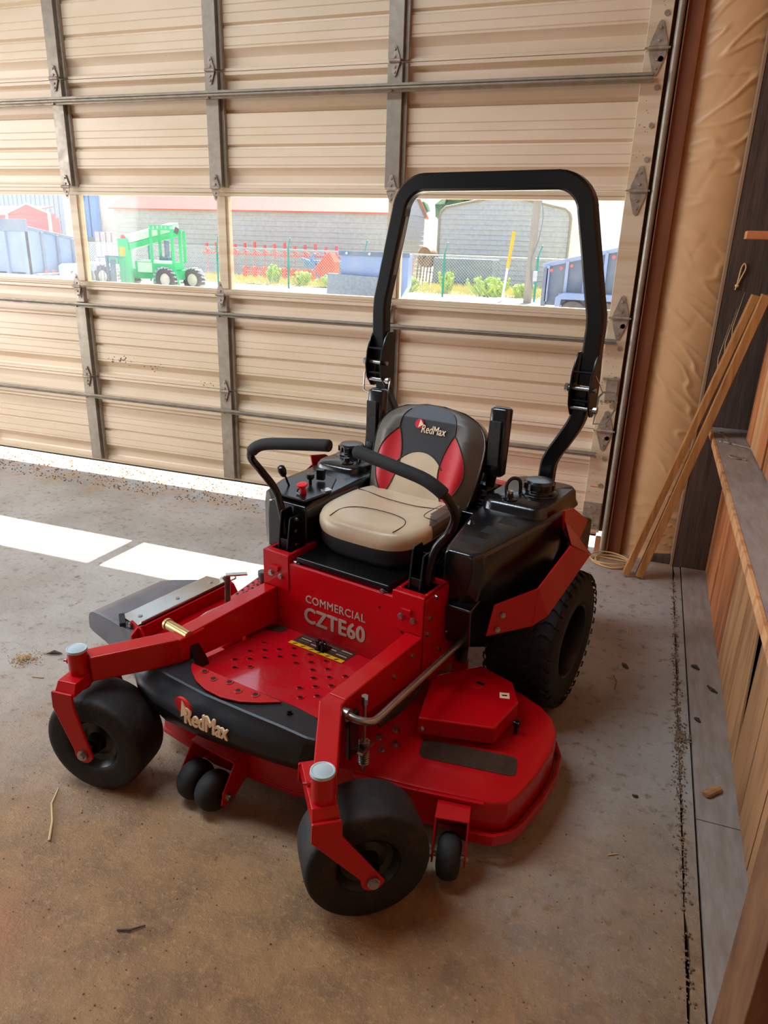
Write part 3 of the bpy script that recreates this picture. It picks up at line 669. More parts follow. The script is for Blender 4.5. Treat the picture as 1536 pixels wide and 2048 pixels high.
# red shed
r = empty('red_shed', (-35, 34, -.25)); tag(r, 'small red shed with white edges above the blue dumpster', 'building')
g = G(); ribbed_wall(g, (-35.0, 34), (-32.05, 34), -.25, 2.66, .2); g.prism([(-35.0, 2.66), (-32.05, 2.66), (-33.52, 3.12)], 'y', 33.98, 34.1); g.box(-35, -32.05, 34.05, 34.45, -.25, 2.66); sub(g, 'wall', M_shed, r, smooth=0)
g = G(); ribbed_wall(g, (-39, 34.3), (-35.1, 34.3), -.25, 2.55, .2); g.box(-39, -35.1, 34.35, 38, -.25, 2.55); sub(g, 'side_wall', M_shed, r, smooth=0)
g = G(); g.bar((-35.05, 33.95, 2.62), (-33.52, 33.95, 3.14), .1, .06); g.bar((-33.52, 33.95, 3.14), (-31.98, 33.95, 2.66), .1, .06); g.box(-35.1, -34.98, 33.9, 34.02, -.25, 2.66); g.box(-32.1, -31.98, 33.9, 34.02, -.25, 2.66)
sub(g, 'trim', M_white, r)
g = G(); g.strip([(-39, 34.2, 2.55), (-39, 36, 3.1)], [(-35.0, 34.2, 2.55), (-33.6, 36, 3.12)], .05); sub(g, 'roof', M_pinkroof, r, smooth=0)
tag(G().box(-11.4, -10.6, 43, 46, -.25, 3.3).box(-11.5, -10.2, 42.9, 46.1, 3.3, 3.5).build('red_roof_shed', [M_pinkroof], smooth=0), 'narrow building with a red roof edge between the two grey garages', 'building')
g = G(); random.seed(21)
for k in range(70):
    g.ico((-14.2 + random.gauss(0, 1.6), 60 + random.random() * 3, 4.2 + random.gauss(0, .9)), random.uniform(.4, .9), 1, .35)
g.cyl((-14.2, 61, -.25), (-14.2, 61, 4), .25, 8)
tag(g.build('distant_tree', M_tree, smooth=0), 'dark green tree showing between the two grey garages', 'tree')

# chain-link fence
fr = empty('chain_link_fence', (-12, 25, -.1)); tag(fr, 'chain-link fence with teal posts along the far side of the yard', 'fence')
FZ0, FZ1 = -.05, 1.31
def fline(x): return 25.0
g = G(); X0, X1 = -22.5, 2.5; s = .105; H_ = FZ1 - FZ0
k = X0 - H_
while k < X1:
    a0, a1 = max(k, X0), min(k + H_, X1)
    if a1 > a0:
        g.bar((a0, 25.0, FZ0 + a0 - k), (a1, 25.0, FZ0 + a1 - k), .009, .009, up=(0, 1, 0)); g.bar((a0, 25.012, FZ1 - (a0 - k)), (a1, 25.012, FZ1 - (a1 - k)), .009, .009, up=(0, 1, 0))
    k += s
o = sub(g, 'wire_mesh', M_wire, fr, smooth=0); tag(o, kind='stuff')
g = G(); g.cyl((X0, 25, FZ1), (X1, 25, FZ1), .028, 6); sub(g, 'top_rail', M_wire, fr)
for x in (-21.9, -18.85, -15.78, -12.79, -9.8, -6.90, -3.76, -.7):
    g = G(); g.cyl((x, 24.97, FZ0 - .1), (x, 24.97, 1.36), .035, 8); g.cyl((x, 24.97, 1.36), (x + .12, 24.9, 1.72), .02, 6); sub(g, 'post', M_teal, fr)

# poles
g = G(); g.cyl((-3.86, 24.2, -.12), (-3.80, 24.2, 7.5), .135, 14, .105)
up_ = tag(g.build('utility_pole', M_polew), 'weathered grey utility pole in front of the arched garage', 'pole')
G().tube(smooth_path([(-3.70, 24.06, .4), (-3.83, 24.04, 1.2), (-3.66, 24.06, 1.9), (-3.60, 24.05, 2.6), (-3.75, 24.06, 3.4), (-3.7, 24.06, 5)], 5), .014, 5).build('cable', M_bluedk, up_)
G().box(-3.72, -3.60, 24.0, 24.08, .65, .95).build('meter_box', M_sidingg, up_, bevel=.01)
g = G(); g.cyl((-4.745, 24.5, -.08), (-4.63, 24.5, 1.1), .038, 8); yp = tag(g.build('marker_pole', M_white), 'thin leaning marker pole with yellow sleeve left of the utility pole', 'pole')
G().cyl((-4.64, 24.5, 1.0), (-4.53, 24.5, 2.11), .055, 8).build('yellow_sleeve', M_yellow, yp)
g = G(); g.cyl((-14.7, 30, -.2), (-14.7, 30, 1.0), .03, 6)

# ---- green telehandler
th = empty('telehandler', (-16.3, 21, -.05)); tag(th, 'green telehandler with cab, boom and lugged tyres parked in front of the fence', 'vehicle')
def TX(p): return (p[0] + .40, 20.5 + (p[1] - 20.5) * .42, p[2])
def S_(g, name, m, **k):
    g.v = [TX(p) for p in g.v]; return sub(g, name, m, th, **k)
g = G(); g.box(-17.0, -15.0, 20.9, 22.6, .30, .62); g.box(-16.55, -15.75, 20.7, 22.4, .62, .84); S_(g, 'chassis', M_green, bevel=.03)
g = G(); g.box(-16.42, -15.82, 20.62, 20.9, .50, .82); g.box(-16.40, -15.84, 20.64, 22.3, .82, .88); S_(g, 'engine_hood', M_greenp, bevel=.05)
g = G(); g.prism([(-17.10, .05), (-16.62, .05), (-16.70, 1.52), (-17.08, 1.52)], 'y', 20.5, 20.85); S_(g, 'front_tower', M_green, bevel=.02)
g = G(); g.box(-17.02, -16.80, 20.485, 20.499, .98, 1.26); S_(g, 'warning_plate', M_yellow)
g = G(); g.bar((-16.82, 20.72, 1.28), (-15.55, 22.9, 1.74), .42, .20); S_(g, 'boom', M_green, bevel=.02)
g = G(); g.bar((-16.80, 20.70, 1.50), (-15.55, 22.9, 1.95), .42, .22); S_(g, 'boom_top', M_greenp, bevel=.02)
g = G(); g.bar((-16.52, 20.85, 1.28), (-15.75, 22.2, 1.60), .02, .16); S_(g, 'boom_stripe', M_creamb)
g = G(); g.lathe([(.09, 0), (.085, .06), (.05, .11), (0, .12)], (-16.9, 20.66, 1.52), (0, 0, 1), 12); S_(g, 'beacon', M_orangered)
cb = S_(G().box(-15.80, -14.95, 20.5, 20.56, .10, .86).box(-15.80, -14.95, 20.56, 21.7, .62, .86), 'cab_body', M_green, bevel=.02)
g = G()
for x, y in ((-15.78, 20.53), (-14.98, 20.53), (-15.78, 21.6), (-14.84, 21.6), (-14.80, 20.9)): S_(G().box(x - .055, x + .055, y - .03, y + .03, .84, 1.80), 'cab_post', M_green, bevel=.01)
S_(G().bar((-14.98, 20.53, .9), (-14.80, 20.53, .10), .09, .06), 'cab_post', M_green, bevel=.01)
g = G(); g.box(-15.84, -14.92, 20.5, 21.7, 1.80, 1.84)
for k in range(5): g.box(-15.78 + k * .155, -15.66 + k * .155, 20.47, 20.5, 1.80, 1.92)
g.box(-15.84, -14.92, 20.485, 20.5, 1.92, 1.95); S_(g, 'cab_roof', M_green, bevel=.01)
g = G(); g.obox((-14.80, 20.55, 1.80), (.16, .1, .2), (0, .5, 0)); S_(g, 'work_lamp', M_tyre2, bevel=.03)
g = G(); g.box(-15.5, -15.42, 21.2, 21.6, .86, 1.5); g.box(-15.62, -15.25, 20.9, 21.3, .86, 1.0); g.cyl((-15.2, 21.0, .86), (-15.15, 20.9, 1.2), .02, 6); S_(g, 'cab_seat', M_bluedk, bevel=.02)
g = G(); g.box(-15.72, -15.02, 20.47, 20.5, .80, .90); S_(g, 'dashboard', M_greenp, bevel=.01)
def big_tyre(x, y, r_=.36, w=.62):
    t = S_(G().lathe([(r_ * .55, -w / 2), (r_ * .9, -w / 2), (r_, -w * .4), (r_, w * .4), (r_ * .9, w / 2), (r_ * .55, w / 2)], (x, y, r_ - .05), (0, 1, .0), 26, True), 'tyre', M_tyre2)
    g = G()
    for k in range(18):
        a = 2 * PI * k / 18
        for sg in (-1, 1):
            c = Vector((x + r_ * 1.02 * math.cos(a + sg * .08), y + sg * w * .24, r_ - .05 + r_ * 1.02 * math.sin(a + sg * .08)))
            g.obox(c, (.07, w * .5, .045), (0, -a, sg * .5))
    g.v = [(TX((a_, b_, c_))[0] - th.location.x, TX((a_, b_, c_))[1] - th.location.y, c_ - th.location.z) for a_, b_, c_ in g.v]; g.build('lugs', M_sidingg, t, smooth=0)
    g = G(); g.lathe([(r_ * .55, -w * .35), (r_ * .5, -w * .1), (r_ * .2, -w * .15), (0, -w * .2)], (x, y, r_ - .05), (0, 1, 0), 20)
    g.v = [(TX((a_, b_, c_))[0] - th.location.x, TX((a_, b_, c_))[1] - th.location.y, c_ - th.location.z) for a_, b_, c_ in g.v]; g.build('rim', M_creamb, t)
big_tyre(-15.30, 20.62); big_tyre(-17.85, 20.9); big_tyre(-14.75, 22.3); big_tyre(-17.35, 22.5)
g = G(); g.box(-17.55, -17.10, 20.55, 20.75, .82, .98); g.box(-17.62, -17.55, 20.5, 20.7, .2, .98); g.box(-17.40, -17.22, 20.4, 20.5, .12, .86)
for k in range(9): x = -17.95 + k * .14; g.bar((x, 20.35, .1), (x, 20.35, .95 if k % 2 else .8), .018, .018)
g.bar((-17.95, 20.35, .92), (-16.8, 20.35, .92), .02, .02); S_(g, 'carriage', M_bluedk, bevel=.008)
g = G(); g.box(-17.5, -17.12, 20.5, 20.8, .72, .95); S_(g, 'carriage_head', M_green, bevel=.03)

# ---- blue roll-off dumpster on the left
r = empty('blue_dumpster', (-18, 18, -.05)); tag(r, 'pale blue steel dumpster body on a trailer at the left of the window', 'dumpster')
g = G(); g.box(-20.4, -17.95, 18, 18.08, .40, 1.78); g.prism([(18.0, .45), (19.9, .45), (19.9, 1.46), (18.0, 1.72)], 'x', -18.03, -17.95); g.box(-20.4, -20.3, 18, 19.9, .4, 1.5); g.box(-20.4, -17.95, 18.0, 19.9, .40, .46)
sub(g, 'body', M_bluebox, r, smooth=0)
g = G(); g.box(-20.4, -17.90, 17.94, 18.05, 1.62, 1.97); g.bar((-17.975, 18.05, 1.73), (-17.975, 19.9, 1.47), .15, .09)
sub(g, 'top_rim', M_bluedk, r, bevel=.01)
for x in (-19.4, -18.75, -18.02): sub(G().box(x - .05, x + .05, 17.92, 18.0, .4, 1.62), 'rib', M_bluebox, r, bevel=.01)
for y in (18.58, 19.2, 19.85): sub(G().box(-17.95, -17.88, y - .05, y + .05, .45, 1.72 - (y - 18) * .14), 'rib', M_bluedk, r, bevel=.01)
g = G(); g.box(-17.86, -17.75, 18.1, 20.4, .36, .44)
sub(g, 'trailer_frame', M_wire, r, bevel=.01)
for k in range(3): sub(G().box(-17.75, -17.73, 18.35 + k * .3, 18.5 + k * .3, .46, .52), 'reflector', M_shed, r)
g = G(); g.prism([(18.9, .10), (18.9, .66), (19.05, .72), (20.2, .72), (20.3, .60), (20.3, .5), (19.15, .5), (19.15, .1)], 'x', -17.72, -17.45); sub(g, 'fender', M_sidingb, r, bevel=.02)
for y in (19.45, 20.0): sub(G().lathe([(.12, -.1), (.28, -.1), (.3, 0), (.28, .1), (.12, .1)], (-17.6, y, .26), (1, 0, 0), 20, True), 'tyre', M_sidingg, r)

# ---- blue steel hopper in the middle
r = empty('blue_hopper', (-7.2, 19, -.05)); tag(r, 'weathered blue steel hopper standing behind the left upright of the roll bar', 'hopper')
g = G(); g.prism([(-8.1, .45), (-8.1, 1.38), (-6.19, 1.36), (-6.19, .55), (-6.4, .2), (-8.1, .15)], 'y', 18.9, 19.25); sub(g, 'body', M_bluebox, r, bevel=.01)
g = G(); g.box(-8.15, -6.15, 18.84, 18.9, 1.28, 1.40); sub(g, 'rim', M_bluedk, r, bevel=.01)
g = G(); g.prism([(-8.45, .10), (-8.40, .82), (-6.6, .76), (-6.35, .2), (-6.9, .02)], 'y', 18.7, 18.88); sub(g, 'lower_plate', mat('scratched_blue_steel', rgb(108, 124, 146), .5, col2=rgb(136, 142, 148), nscale=14, contrast=(.4, .7)), r, bevel=.01)
for x in (-7.9, -7.25): sub(G().cyl((x, 18.83, 1.34), (x, 18.79, 1.34), .03, 10), 'marker_lamp', M_greenp, r)

# ---- dump trailer on the right
r = empty('dump_trailer', (-1.4, 17, -.05)); tag(r, 'dark blue dump trailer with red marker lamps seen through the right window', 'trailer')
g = G(); g.prism([(-2.38, .42), (-2.36, 1.27), (1.2, 2.15), (1.2, .55), (-.6, .45)], 'y', 17.0, 18.8); sub(g, 'body', M_bluedk, r, bevel=.01)
g = G(); g.bar((-2.42, 16.97, 1.25), (1.2, 16.97, 2.14), .06, .09); sub(g, 'top_rail', M_bluebox, r, bevel=.01)
for k in range(9):
    x = -2.3 + k * .40; zt = 1.25 + (x + 2.36) * .247; sub(G().box(x - .035, x + .035, 16.9, 17.0, .5, zt), 'rib', M_bluebox, r, bevel=.008)
for px_ in (-2.22, -2.02, -1.80, -1.55, -.95, -.45): sub(G().cyl((px_, 16.88, 1.13 + (px_ + 2.36) * .247), (px_, 16.84, 1.13 + (px_ + 2.36) * .247), .035, 10), 'marker_lamp', M_shed, r)
g = G(); g.box(-2.0, .6, 16.7, 16.95, .62, .70); g.prism([(-2.05, .32), (-2.05, .62), (-1.9, .72), (-.75, .72), (-.6, .62), (-.6, .32), (-.7, .32), (-.72, .58), (-1.92, .58), (-1.95, .32)], 'y', 16.6, 16.9); sub(g, 'fender', M_bluebox, r, bevel=.01)
for x in (-1.66, -1.0): sub(G().lathe([(.14, -.11), (.28, -.11), (.31, 0), (.28, .11), (.14, .11)], (x, 16.75, .27), (0, 1, 0), 20, True), 'tyre', M_tyre2, r)
g = G(); g.box(-2.40, -2.30, 16.9, 17.0, .1, 1.2); sub(g, 'tailgate_post', M_bluedk, r)

# ---- implements parked behind the fence
def reel(x, y, z, w, label):
    g = G(); n = 5
    for k in range(n): g.lathe([(.05, -.02), (.24, -.02), (.24, .02), (.05, .02)], (x - w / 2 + w * k / (n - 1), y, z), (1, .1, 0), 14, True)
    g.cyl((x - w / 2, y, z), (x + w / 2, y, z), .05, 8); g.bar((x - w / 2, y + .2, z + .15), (x + w / 2, y + .2, z + .15), .08, .08)
    return tag(g.build('tillage_reel', M_orangered), label, 'implement')
reel(-16.0, 29, .32, 1.9, 'left red-orange toothed reel lying in the grass behind the fence')
reel(-14.35, 29, .30, 1.3, 'right red-orange toothed reel lying in the grass behind the fence')
g = G(); g.prism([(-13.45, .65), (-12.8, 1.28), (-12.55, .85), (-12.6, .25), (-13.3, .3)], 'y', 28.6, 29.2); tag(g.build('orange_implement_hood', M_orangered, bevel=.03), 'bright red-orange angular implement hood left of the blue hopper', 'implement')
g = G(); g.box(-15.1, -13.4, 31.0, 31.4, .55, .85); g.cyl((-15.0, 31.1, .55), (-14.6, 31.1, 1.15), .06, 8); g.bar((-15.2, 31.0, .9), (-13.6, 31.0, .4), .1, .12); g.lathe([(.02, -.05), (.4, -.05), (.4, .05)], (-14.3, 31, .4), (0, 1, 0), 18)
tag(g.build('blue_implement', M_lblue, bevel=.02), 'light blue farm implement behind the middle of the fence', 'implement')
pl_ = empty('planter', (-17, 31.66, -.25)); tag(pl_, 'wide row planter with red upright units behind the left half of the fence', 'implement')
for i in range(14):
    x = -20.6 + i * .52; g = G(); g.box(x, x + .09, 31.6, 31.72, .95, 1.42 + .06 * (i % 3)); g.bar((x, 31.6, 1.2), (x + .3, 31.6, 1.1), .05, .05); g.cyl((x + .05, 31.66, -.25), (x + .05, 31.66, 1), .02, 6)
    sub(g, 'row_unit', M_shed, pl_, smooth=0)
sub(G().box(-20.8, -13.4, 31.62, 31.70, .96, 1.04), 'tool_bar', M_shed, pl_)
g = G(); g.lathe([(.10, -.22), (.42, -.22), (.46, 0), (.42, .22), (.10, .22)], (-9.75, 32.5, 1.15), (.5, 1, 0), 18, True)
for k in range(6): g.cyl((-10.2 + .15 * k, 32.3, -.25), (-10.1 + .15 * k, 32.3, 1.1), .035, 6)
tag(g.build('hose_reel', M_rust), 'large rusty brown hose reel between the two grey garages', 'reel')
g = G(); g.box(-9.2, -6.6, 31.5, 33, -.25, 1.15); g.box(-8.9, -7.2, 31.3, 31.5, .2, .3)
tag(g.build('flatbed_implement', M_bluedk, bevel=.05), 'dark low machine parked in front of the arched garage', 'machine')
for (x, z1_) in ((-9.68, 1.25), (-9.25, 1.15)):
    g = G(); g.box(x, x + .16, 28.2, 28.35, -.1, z1_); g.box(x - .02, x + .18, 28.19, 28.36, z1_ - .35, z1_ - .2)
    tag(g.build('red_white_post', M_shed), ('left' if x < -9.5 else 'right') + ' of two red posts standing in weeds right of the blue hopper', 'post', 'red and white posts by the hopper')
# weeds and grass tufts
random.seed(44)
def weed(x, y, h, w, label):
    g = G()
    for k in range(46):
        a = random.random() * 2 * PI; r0 = random.random() * w * .4; bx, by = x + r0 * math.cos(a), y + r0 * math.sin(a); hh = h * random.uniform(.5, 1); tx, ty = bx + random.gauss(0, w * .3), by + random.gauss(0, w * .2)
        g.add([(bx - .03, by, -.08), (bx + .03, by, -.08), (tx + .05, ty, hh * .6), (tx, ty, hh), (tx - .05, ty, hh * .6)], [(0, 1, 2, 3, 4)])
        g.ico((tx, ty, hh * .8), .05 + .04 * random.random(), 0, .2)
    return tag(g.build('weed_bush', M_leaf, smooth=0), label, 'bush')
weed(-8.9, 26.6, .62, .9, 'yellow-green weed bush just right of the blue hopper'); weed(-5.6, 26.6, .75, 1.1, 'yellow-green weed bush by the foot of the yellow marker pole')
weed(-4.45, 26.7, .5, .5, 'low weed bush between marker pole and utility pole'); weed(-7.3, 27, .9, .35, 'tall thin weed in the middle of the right-hand pane')
weed(-14.6, 27.2, .85, .4, 'tall thin weed in front of the light blue implement'); weed(-13.2, 27.0, .6, .5, 'weed tuft between the reels and the orange hood'); weed(-11.8, 26.8, .5, .9, 'low yellow weeds left of the blue hopper')
g = G()
for k in range(9000):
    x = random.uniform(-24, 3); y = random.uniform(26.4, 31); h = random.uniform(.08, .26); b = -.03 + .10 * NZ.noise(Vector((x * .4, y * .7, 1)))
    dx = random.gauss(0, .05); g.add([(x - .02, y, b), (x + .02, y, b), (x + dx, y, b + h)], [(0, 1, 2)])
tag(g.build('grass_tufts', mat('grass_blades', rgb(176, 172, 84), .85, col2=rgb(206, 186, 130), nscale=1.2), smooth=0, recalc=False), 'dry yellow-green grass growing along the far side of the fence', 'grass', kind='stuff')

# ------------------------------------------------------------------ the zero-turn mower
# local frame: x across the machine, -y towards its front, z up
mow = empty('riding_mower', (-.721, 2.3806, 0), -0.2278)
tag(mow, 'red zero-turn riding mower with folding black roll bar and beige seat', 'lawn mower')
def Pt(g, name, m, par=mow, **k):
    for q in getattr(g, 'bolts', []): q.build('bolt', m, par, **k)
    return g.build(name, m, par, **k) if g.v else None
def bolt(g, p, axis, r=.009, h=.007):
    p = Vector(p); a = Vector(axis).normalized(); b = G(); b.lathe([(r * 1.35, 0), (r * 1.35, .002), (r, .0021), (r, h)], p, a, 12)
    if not hasattr(g, 'bolts'): g.bolts = []
    g.bolts.append(b); return g

# --- chassis
g = G()
for s in (-1, 1):
    g.prism([(-.46, .30), (-.86, .345), (-.86, .438), (-.46, .438)], 'x', *sorted((s * .262, s * .318)))
    g.box(*sorted((s * .262, s * .318)), -.46, .55, .25, .36)
g.box(-.30, .30, .18, .24, .26, .36); g.box(-.30, .30, .50, .55, .26, .40)
Pt(g, 'frame_rail', M_red, bevel=.004)
fr = Pt(G().box(-.262, .262, -.462, -.455, .285, .540).box(-.262, .262, -.455, -.415, .532, .540), 'front_panel', M_red, bevel=.002)
text('lettering', 'COMMERCIAL', M_greylet, fr, (-.134, -.4625, .4175), (1, 0, 0), (0, 0, 1), .242, .028, space=1.08, bold=.022, label='small grey word COMMERCIAL')
text('lettering', 'CZTE60', M_greylet, fr, (-.139, -.4625, .3425), (1, 0, 0), (0, 0, 1), .245, .056, space=1.04, bold=.05, label='large grey model lettering')
g = G()
for x, z in ((-.22, .45), (.21, .45), (-.245, .365), (.16, .49), (.245, .43)): g.cyl((x, -.463, z), (x, -.4632, z), .004, 8)
Pt(g, 'rivet_hole', M_black, fr, smooth=0)
# foot platform, slightly rising forwards
fl = Pt(G().add([(-.262, -.46, .29), (.262, -.46, .29), (.262, -.868, .3305), (-.262, -.868, .3305), (-.262, -.46, .282), (.262, -.46, .282), (.262, -.868, .3225), (-.262, -.868, .3225)],
    [(0, 1, 2, 3), (7, 6, 5, 4), (0, 4, 5, 1), (1, 5, 6, 2), (2, 6, 7, 3), (3, 7, 4, 0)]), 'foot_platform', mat('wet_red_paint', rgb(184, 12, 26), .16, coat=.7, col2=rgb(172, 10, 22), nscale=6, rough2=.34, contrast=(.45, .6), bump=.08, bscale=120), smooth=0)
def fz(y): return .29 - (y + .46) * .1
HO = [(-0.2, -0.602), (-0.193, -0.676), (-0.162, -0.64), (-0.132, -0.605), (-0.102, -0.567), (-0.189, -0.749), (-0.157, -0.715), (-0.127, -0.679), (-0.097, -0.642), (-0.068, -0.606), (-0.035, -0.566), (-0.153, -0.787), (-0.121, -0.752), (-0.032, -0.641), (0.001, -0.605), (0.031, -0.567), (0.035, -0.641), (0.067, -0.606), (0.07, -0.68), (0.103, -0.644), (0.136, -0.606), (0.075, -0.752), (0.105, -0.715), (0.138, -0.68), (0.11, -0.792), (0.142, -0.754)]
def hole(p, par, r=.0075, n=(0, .1, 1)):
    g = G(); n = Vector(n).normalized(); g.lathe([(r + .0045, .0), (r + .003, .0022), (r, .0018), (r - .0006, .0004)], p, n, 14, False); 
    g.cur = 1; g.lathe([(0, .0006), (r, .0006), (r, .0010), (0, .0010)], p, n, 14, False)
    return g.build('drain_hole', [M_red, M_black], par)
for x, y in HO: hole((x, y, fz(y)), fl)
def plate(name, pts, m, par, th=.0008, dz=.0006, label=None):
    n = len(pts); g = G(); g.add([(a, b, c + dz) for a, b, c in pts] + [(a, b, c + dz + th) for a, b, c in pts], [list(range(n))[::-1], [i + n for i in range(n)]] + [(i, (i + 1) % n, (i + 1) % n + n, i + n) for i in range(n)])
    o = g.build(name, m, par, smooth=0)
    if label: o['label'] = label
    return o
d = plate('safety_decal', [(-.143, -.545, fz(-.545)), (-.143, -.458, fz(-.458)), (.076, -.458, fz(-.458)), (.076, -.545, fz(-.545))], M_decal, fl, label='dark brown safety decal with yellow warning strip')
plate('warning_strip', [(-.143, -.548, fz(-.548)), (-.143, -.528, fz(-.528)), (.077, -.528, fz(-.528)), (.077, -.548, fz(-.548))], M_yellow, d, dz=.0018)
for k in range(6):
    x = -.128 + k * .034; yy = -.541 if k % 2 else -.538
    plate('strip_mark', [(x, -.545, fz(-.545)), (x + .009, -.533, fz(-.533)), (x + .016, -.533, fz(-.533)), (x + .008, -.545, fz(-.545))], M_decal, d, dz=.0028, th=.0004)
for k in range(4):
    for j in range(3):
        x = -.13 + k * .052; y = -.472 - j * .016; plate('text_block', [(x, y - .006, fz(y - .006)), (x, y, fz(y)), (x + .042, y, fz(y)), (x + .042, y - .006, fz(y - .006))], M_greylet if (k + j) % 2 else M_olive, d, dz=.0015, th=.0003)
plate('round_decal', [(-.283, -.508, fz(-.5)), (-.262, -.472, fz(-.47)), (-.232, -.458, fz(-.46)), (-.21, -.472, fz(-.47)), (-.212, -.500, fz(-.5)), (-.235, -.516, fz(-.51)), (-.262, -.52, fz(-.52))], M_decal, fl, dz=.001)
g = G(); g.box(-.046, -.006, -.535, -.485, .296, .301); g.box(-.040, -.030, -.530, -.512, .30, .335); g.box(-.022, -.012, -.530, -.512, .30, .335); g.cyl((-.046, -.521, .325), (-.004, -.521, .325), .006, 10); g.bar((-.026, -.50, .302), (-.026, -.53, .325), .012, .008)
Pt(g, 'platform_latch', M_black, fl, bevel=.002)

# --- front axle arms, caster forks and wheels
for s, (cx, cy, phi) in ((1, (.478, -1.003, math.radians(-42.4))), (-1, (-.402, -1.021 - .06, math.radians(-72.9)))):
    pv = Vector((s * .441, -1.117, 0))
    g = G(); g.bar((s * .285, -.80, .392), (s * .29, -.90, .392), .06, .085); g.loft([[(s * .262, -.90, .35), (s * .318, -.875, .35), (s * .318, -.875, .437), (s * .262, -.90, .437)],
        [(pv.x - s * .038, pv.y + .012, .345), (pv.x + s * .018, pv.y + .03, .345), (pv.x + s * .018, pv.y + .03, .425), (pv.x - s * .038, pv.y + .012, .425)]])
    Pt(g, 'axle_arm', M_red, bevel=.005)
    ca = Pt(G().cyl((pv.x, pv.y, .325), (pv.x, pv.y, .447), .0275, 28), 'caster_tube', M_red, bevel=.002)
    g = G(); g.lathe([(.0, .0045), (.018, .0040), (.0235, .0025), (.0255, .0035), (.0285, .003), (.0295, -.004), (.027, -.006)], (pv.x, pv.y, .447), (0, 0, 1), 30); Pt(g, 'tube_cap', M_capw, ca)
    g = G(); g.cyl((pv.x - .030, pv.y - .006, .402), (pv.x - .036, pv.y - .012, .402), .009, 10); g.cyl((pv.x - .036, pv.y - .012, .402), (pv.x - .044, pv.y - .016, .402), .004, 8); Pt(g, 'grease_fitting', M_red, ca)
    # fork: local frame with the axle along ax
    ax = Vector((math.cos(phi), math.sin(phi), 0)); fw = Vector((-ax.y, ax.x, 0)); cc = Vector((cx, cy, .157))
    # pivot relative to wheel centre
    pc = pv.copy(); pc.z = 0; offp = (pc - Vector((cx, cy, 0))).dot(fw)
    mid = Vector((cx, cy, 0))
    g = G()
    hw = .098
    def Q(a, f, z): q = mid + ax * a + fw * f; return (q.x, q.y, z)
    pf = offp; pa = (pc - mid).dot(ax)
    g.add([Q(-hw, pf - .033, .336), Q(hw, pf - .033, .336), Q(hw, pf + .033, .336), Q(-hw, pf + .033, .336), Q(-hw * .8, pf - .030, .372), Q(hw * .8, pf - .030, .372), Q(hw * .8, pf + .030, .372), Q(-hw * .8, pf + .030, .372)],
          [(0, 3, 2, 1), (4, 5, 6, 7), (0, 1, 5, 4), (1, 2, 6, 5), (2, 3, 7, 6), (3, 0, 4, 7)])
    g.cyl((pv.x, pv.y, .36), (pv.x, pv.y, .335), .024, 20)
    for sd in (-1, 1):
        a0, a1 = sd * (hw - .0), sd * (hw + .009)
        prof = [(pf - .034, .352), (pf + .034, .352), (pf + .036, .305), (.030, .150)] + [(.030 * math.cos(t), .157 - .030 * math.sin(t)) for t in [PI * k / 8 for k in range(1, 8)]] + [(-.030, .165), (pf - .036, .300)]
        vs = [Q(a0, f, z) for f, z in prof] + [Q(a1, f, z) for f, z in prof]; n = len(prof)
        g.add(vs, [list(range(n)), [i + n for i in range(n)][::-1]] + [(i, (i + 1) % n, (i + 1) % n + n, i + n) for i in range(n)])
    Pt(g, 'caster_fork', M_red, bevel=.003)
    r_, w_ = .157, .142
    g = G(); half = [(.078, .43), (.083, .47), (.094, .485), (.112, .495), (.132, .50), (.1445, .49), (.1510, .465), (.1545, .42), (.1562, .34), (.157, .18)]; prof = [(a, -b) for a, b in half] + half[::-1]
    g.lathe([(a, b * w_) for a, b in prof], cc, ax, 56, True)
    wh = Pt(g, 'caster_tyre', M_rubber_d, smooth=50)
    g = G(); g.lathe([(.078, -.44 * w_), (.074, -.40 * w_), (.066, -.30 * w_), (.050, -.26 * w_), (.030, -.30 * w_), (.0245, -.52 * w_), (.0245, .52 * w_), (.030, .30 * w_), (.050, .26 * w_), (.066, .30 * w_), (.074, .40 * w_), (.078, .44 * w_)], cc, ax, 36, cap=False)
    Pt(g, 'wheel_rim', M_rim, wh)
    g = G(); a = cc - ax * (hw + .012); b = cc + ax * (hw + .012); g.cyl(a, b, .008, 12)
    for q, dr in ((b, 1), (a, -1)): g.cyl(q - ax * dr * .003, q + ax * dr * .004, .0155, 20); g.cyl(q + ax * dr * .004, q + ax * dr * .011, .0105, 6 if s < 0 else 16)
    Pt(g, 'axle_bolt', M_steel, wh)

# --- black nose cover with crescent step
cols = [[(-.375, -.865, .360), (-.405, -.918, .354), (-.428, -.948, .310), (-.418, -.940, .248)],
        [(-.338, -.872, .360), (-.335, -.950, .354), (-.342, -1.000, .300), (-.335, -.978, .230)],
        [(-.25, -.884, .360), (-.245, -.962, .354), (-.25, -1.018, .292), (-.245, -.985, .212)],
        [(-.10, -.885, .360), (-.09, -.968, .354), (-.10, -1.022, .285), (-.10, -.968, .200)],
        [(.04, -.880, .360), (.06, -.962, .355), (.04, -1.004, .280), (.03, -.938, .190)],
        [(.15, -.875, .360), (.18, -.956, .356), (.15, -.980, .270), (.12, -.915, .182)],
        [(.235, -.880, .360), (.262, -.955, .357), (.235, -.958, .268), (.178, -.902, .182)],
        [(.266, -.902, .360), (.288, -.948, .357), (.262, -.930, .268), (.198, -.885, .190)]]
rings = []
for c in cols:
    f0, f1 = Vector(c[0]), Vector(c[1]); face = smooth_path([c[1], c[2], c[3]], 6); rings.append([f0, f0.lerp(f1, .5), f0.lerp(f1, .97), f1 + Vector((0, -.003, -.003))] + [p + Vector((0, 0, -.004)) for p in face[1:]])
fine = []
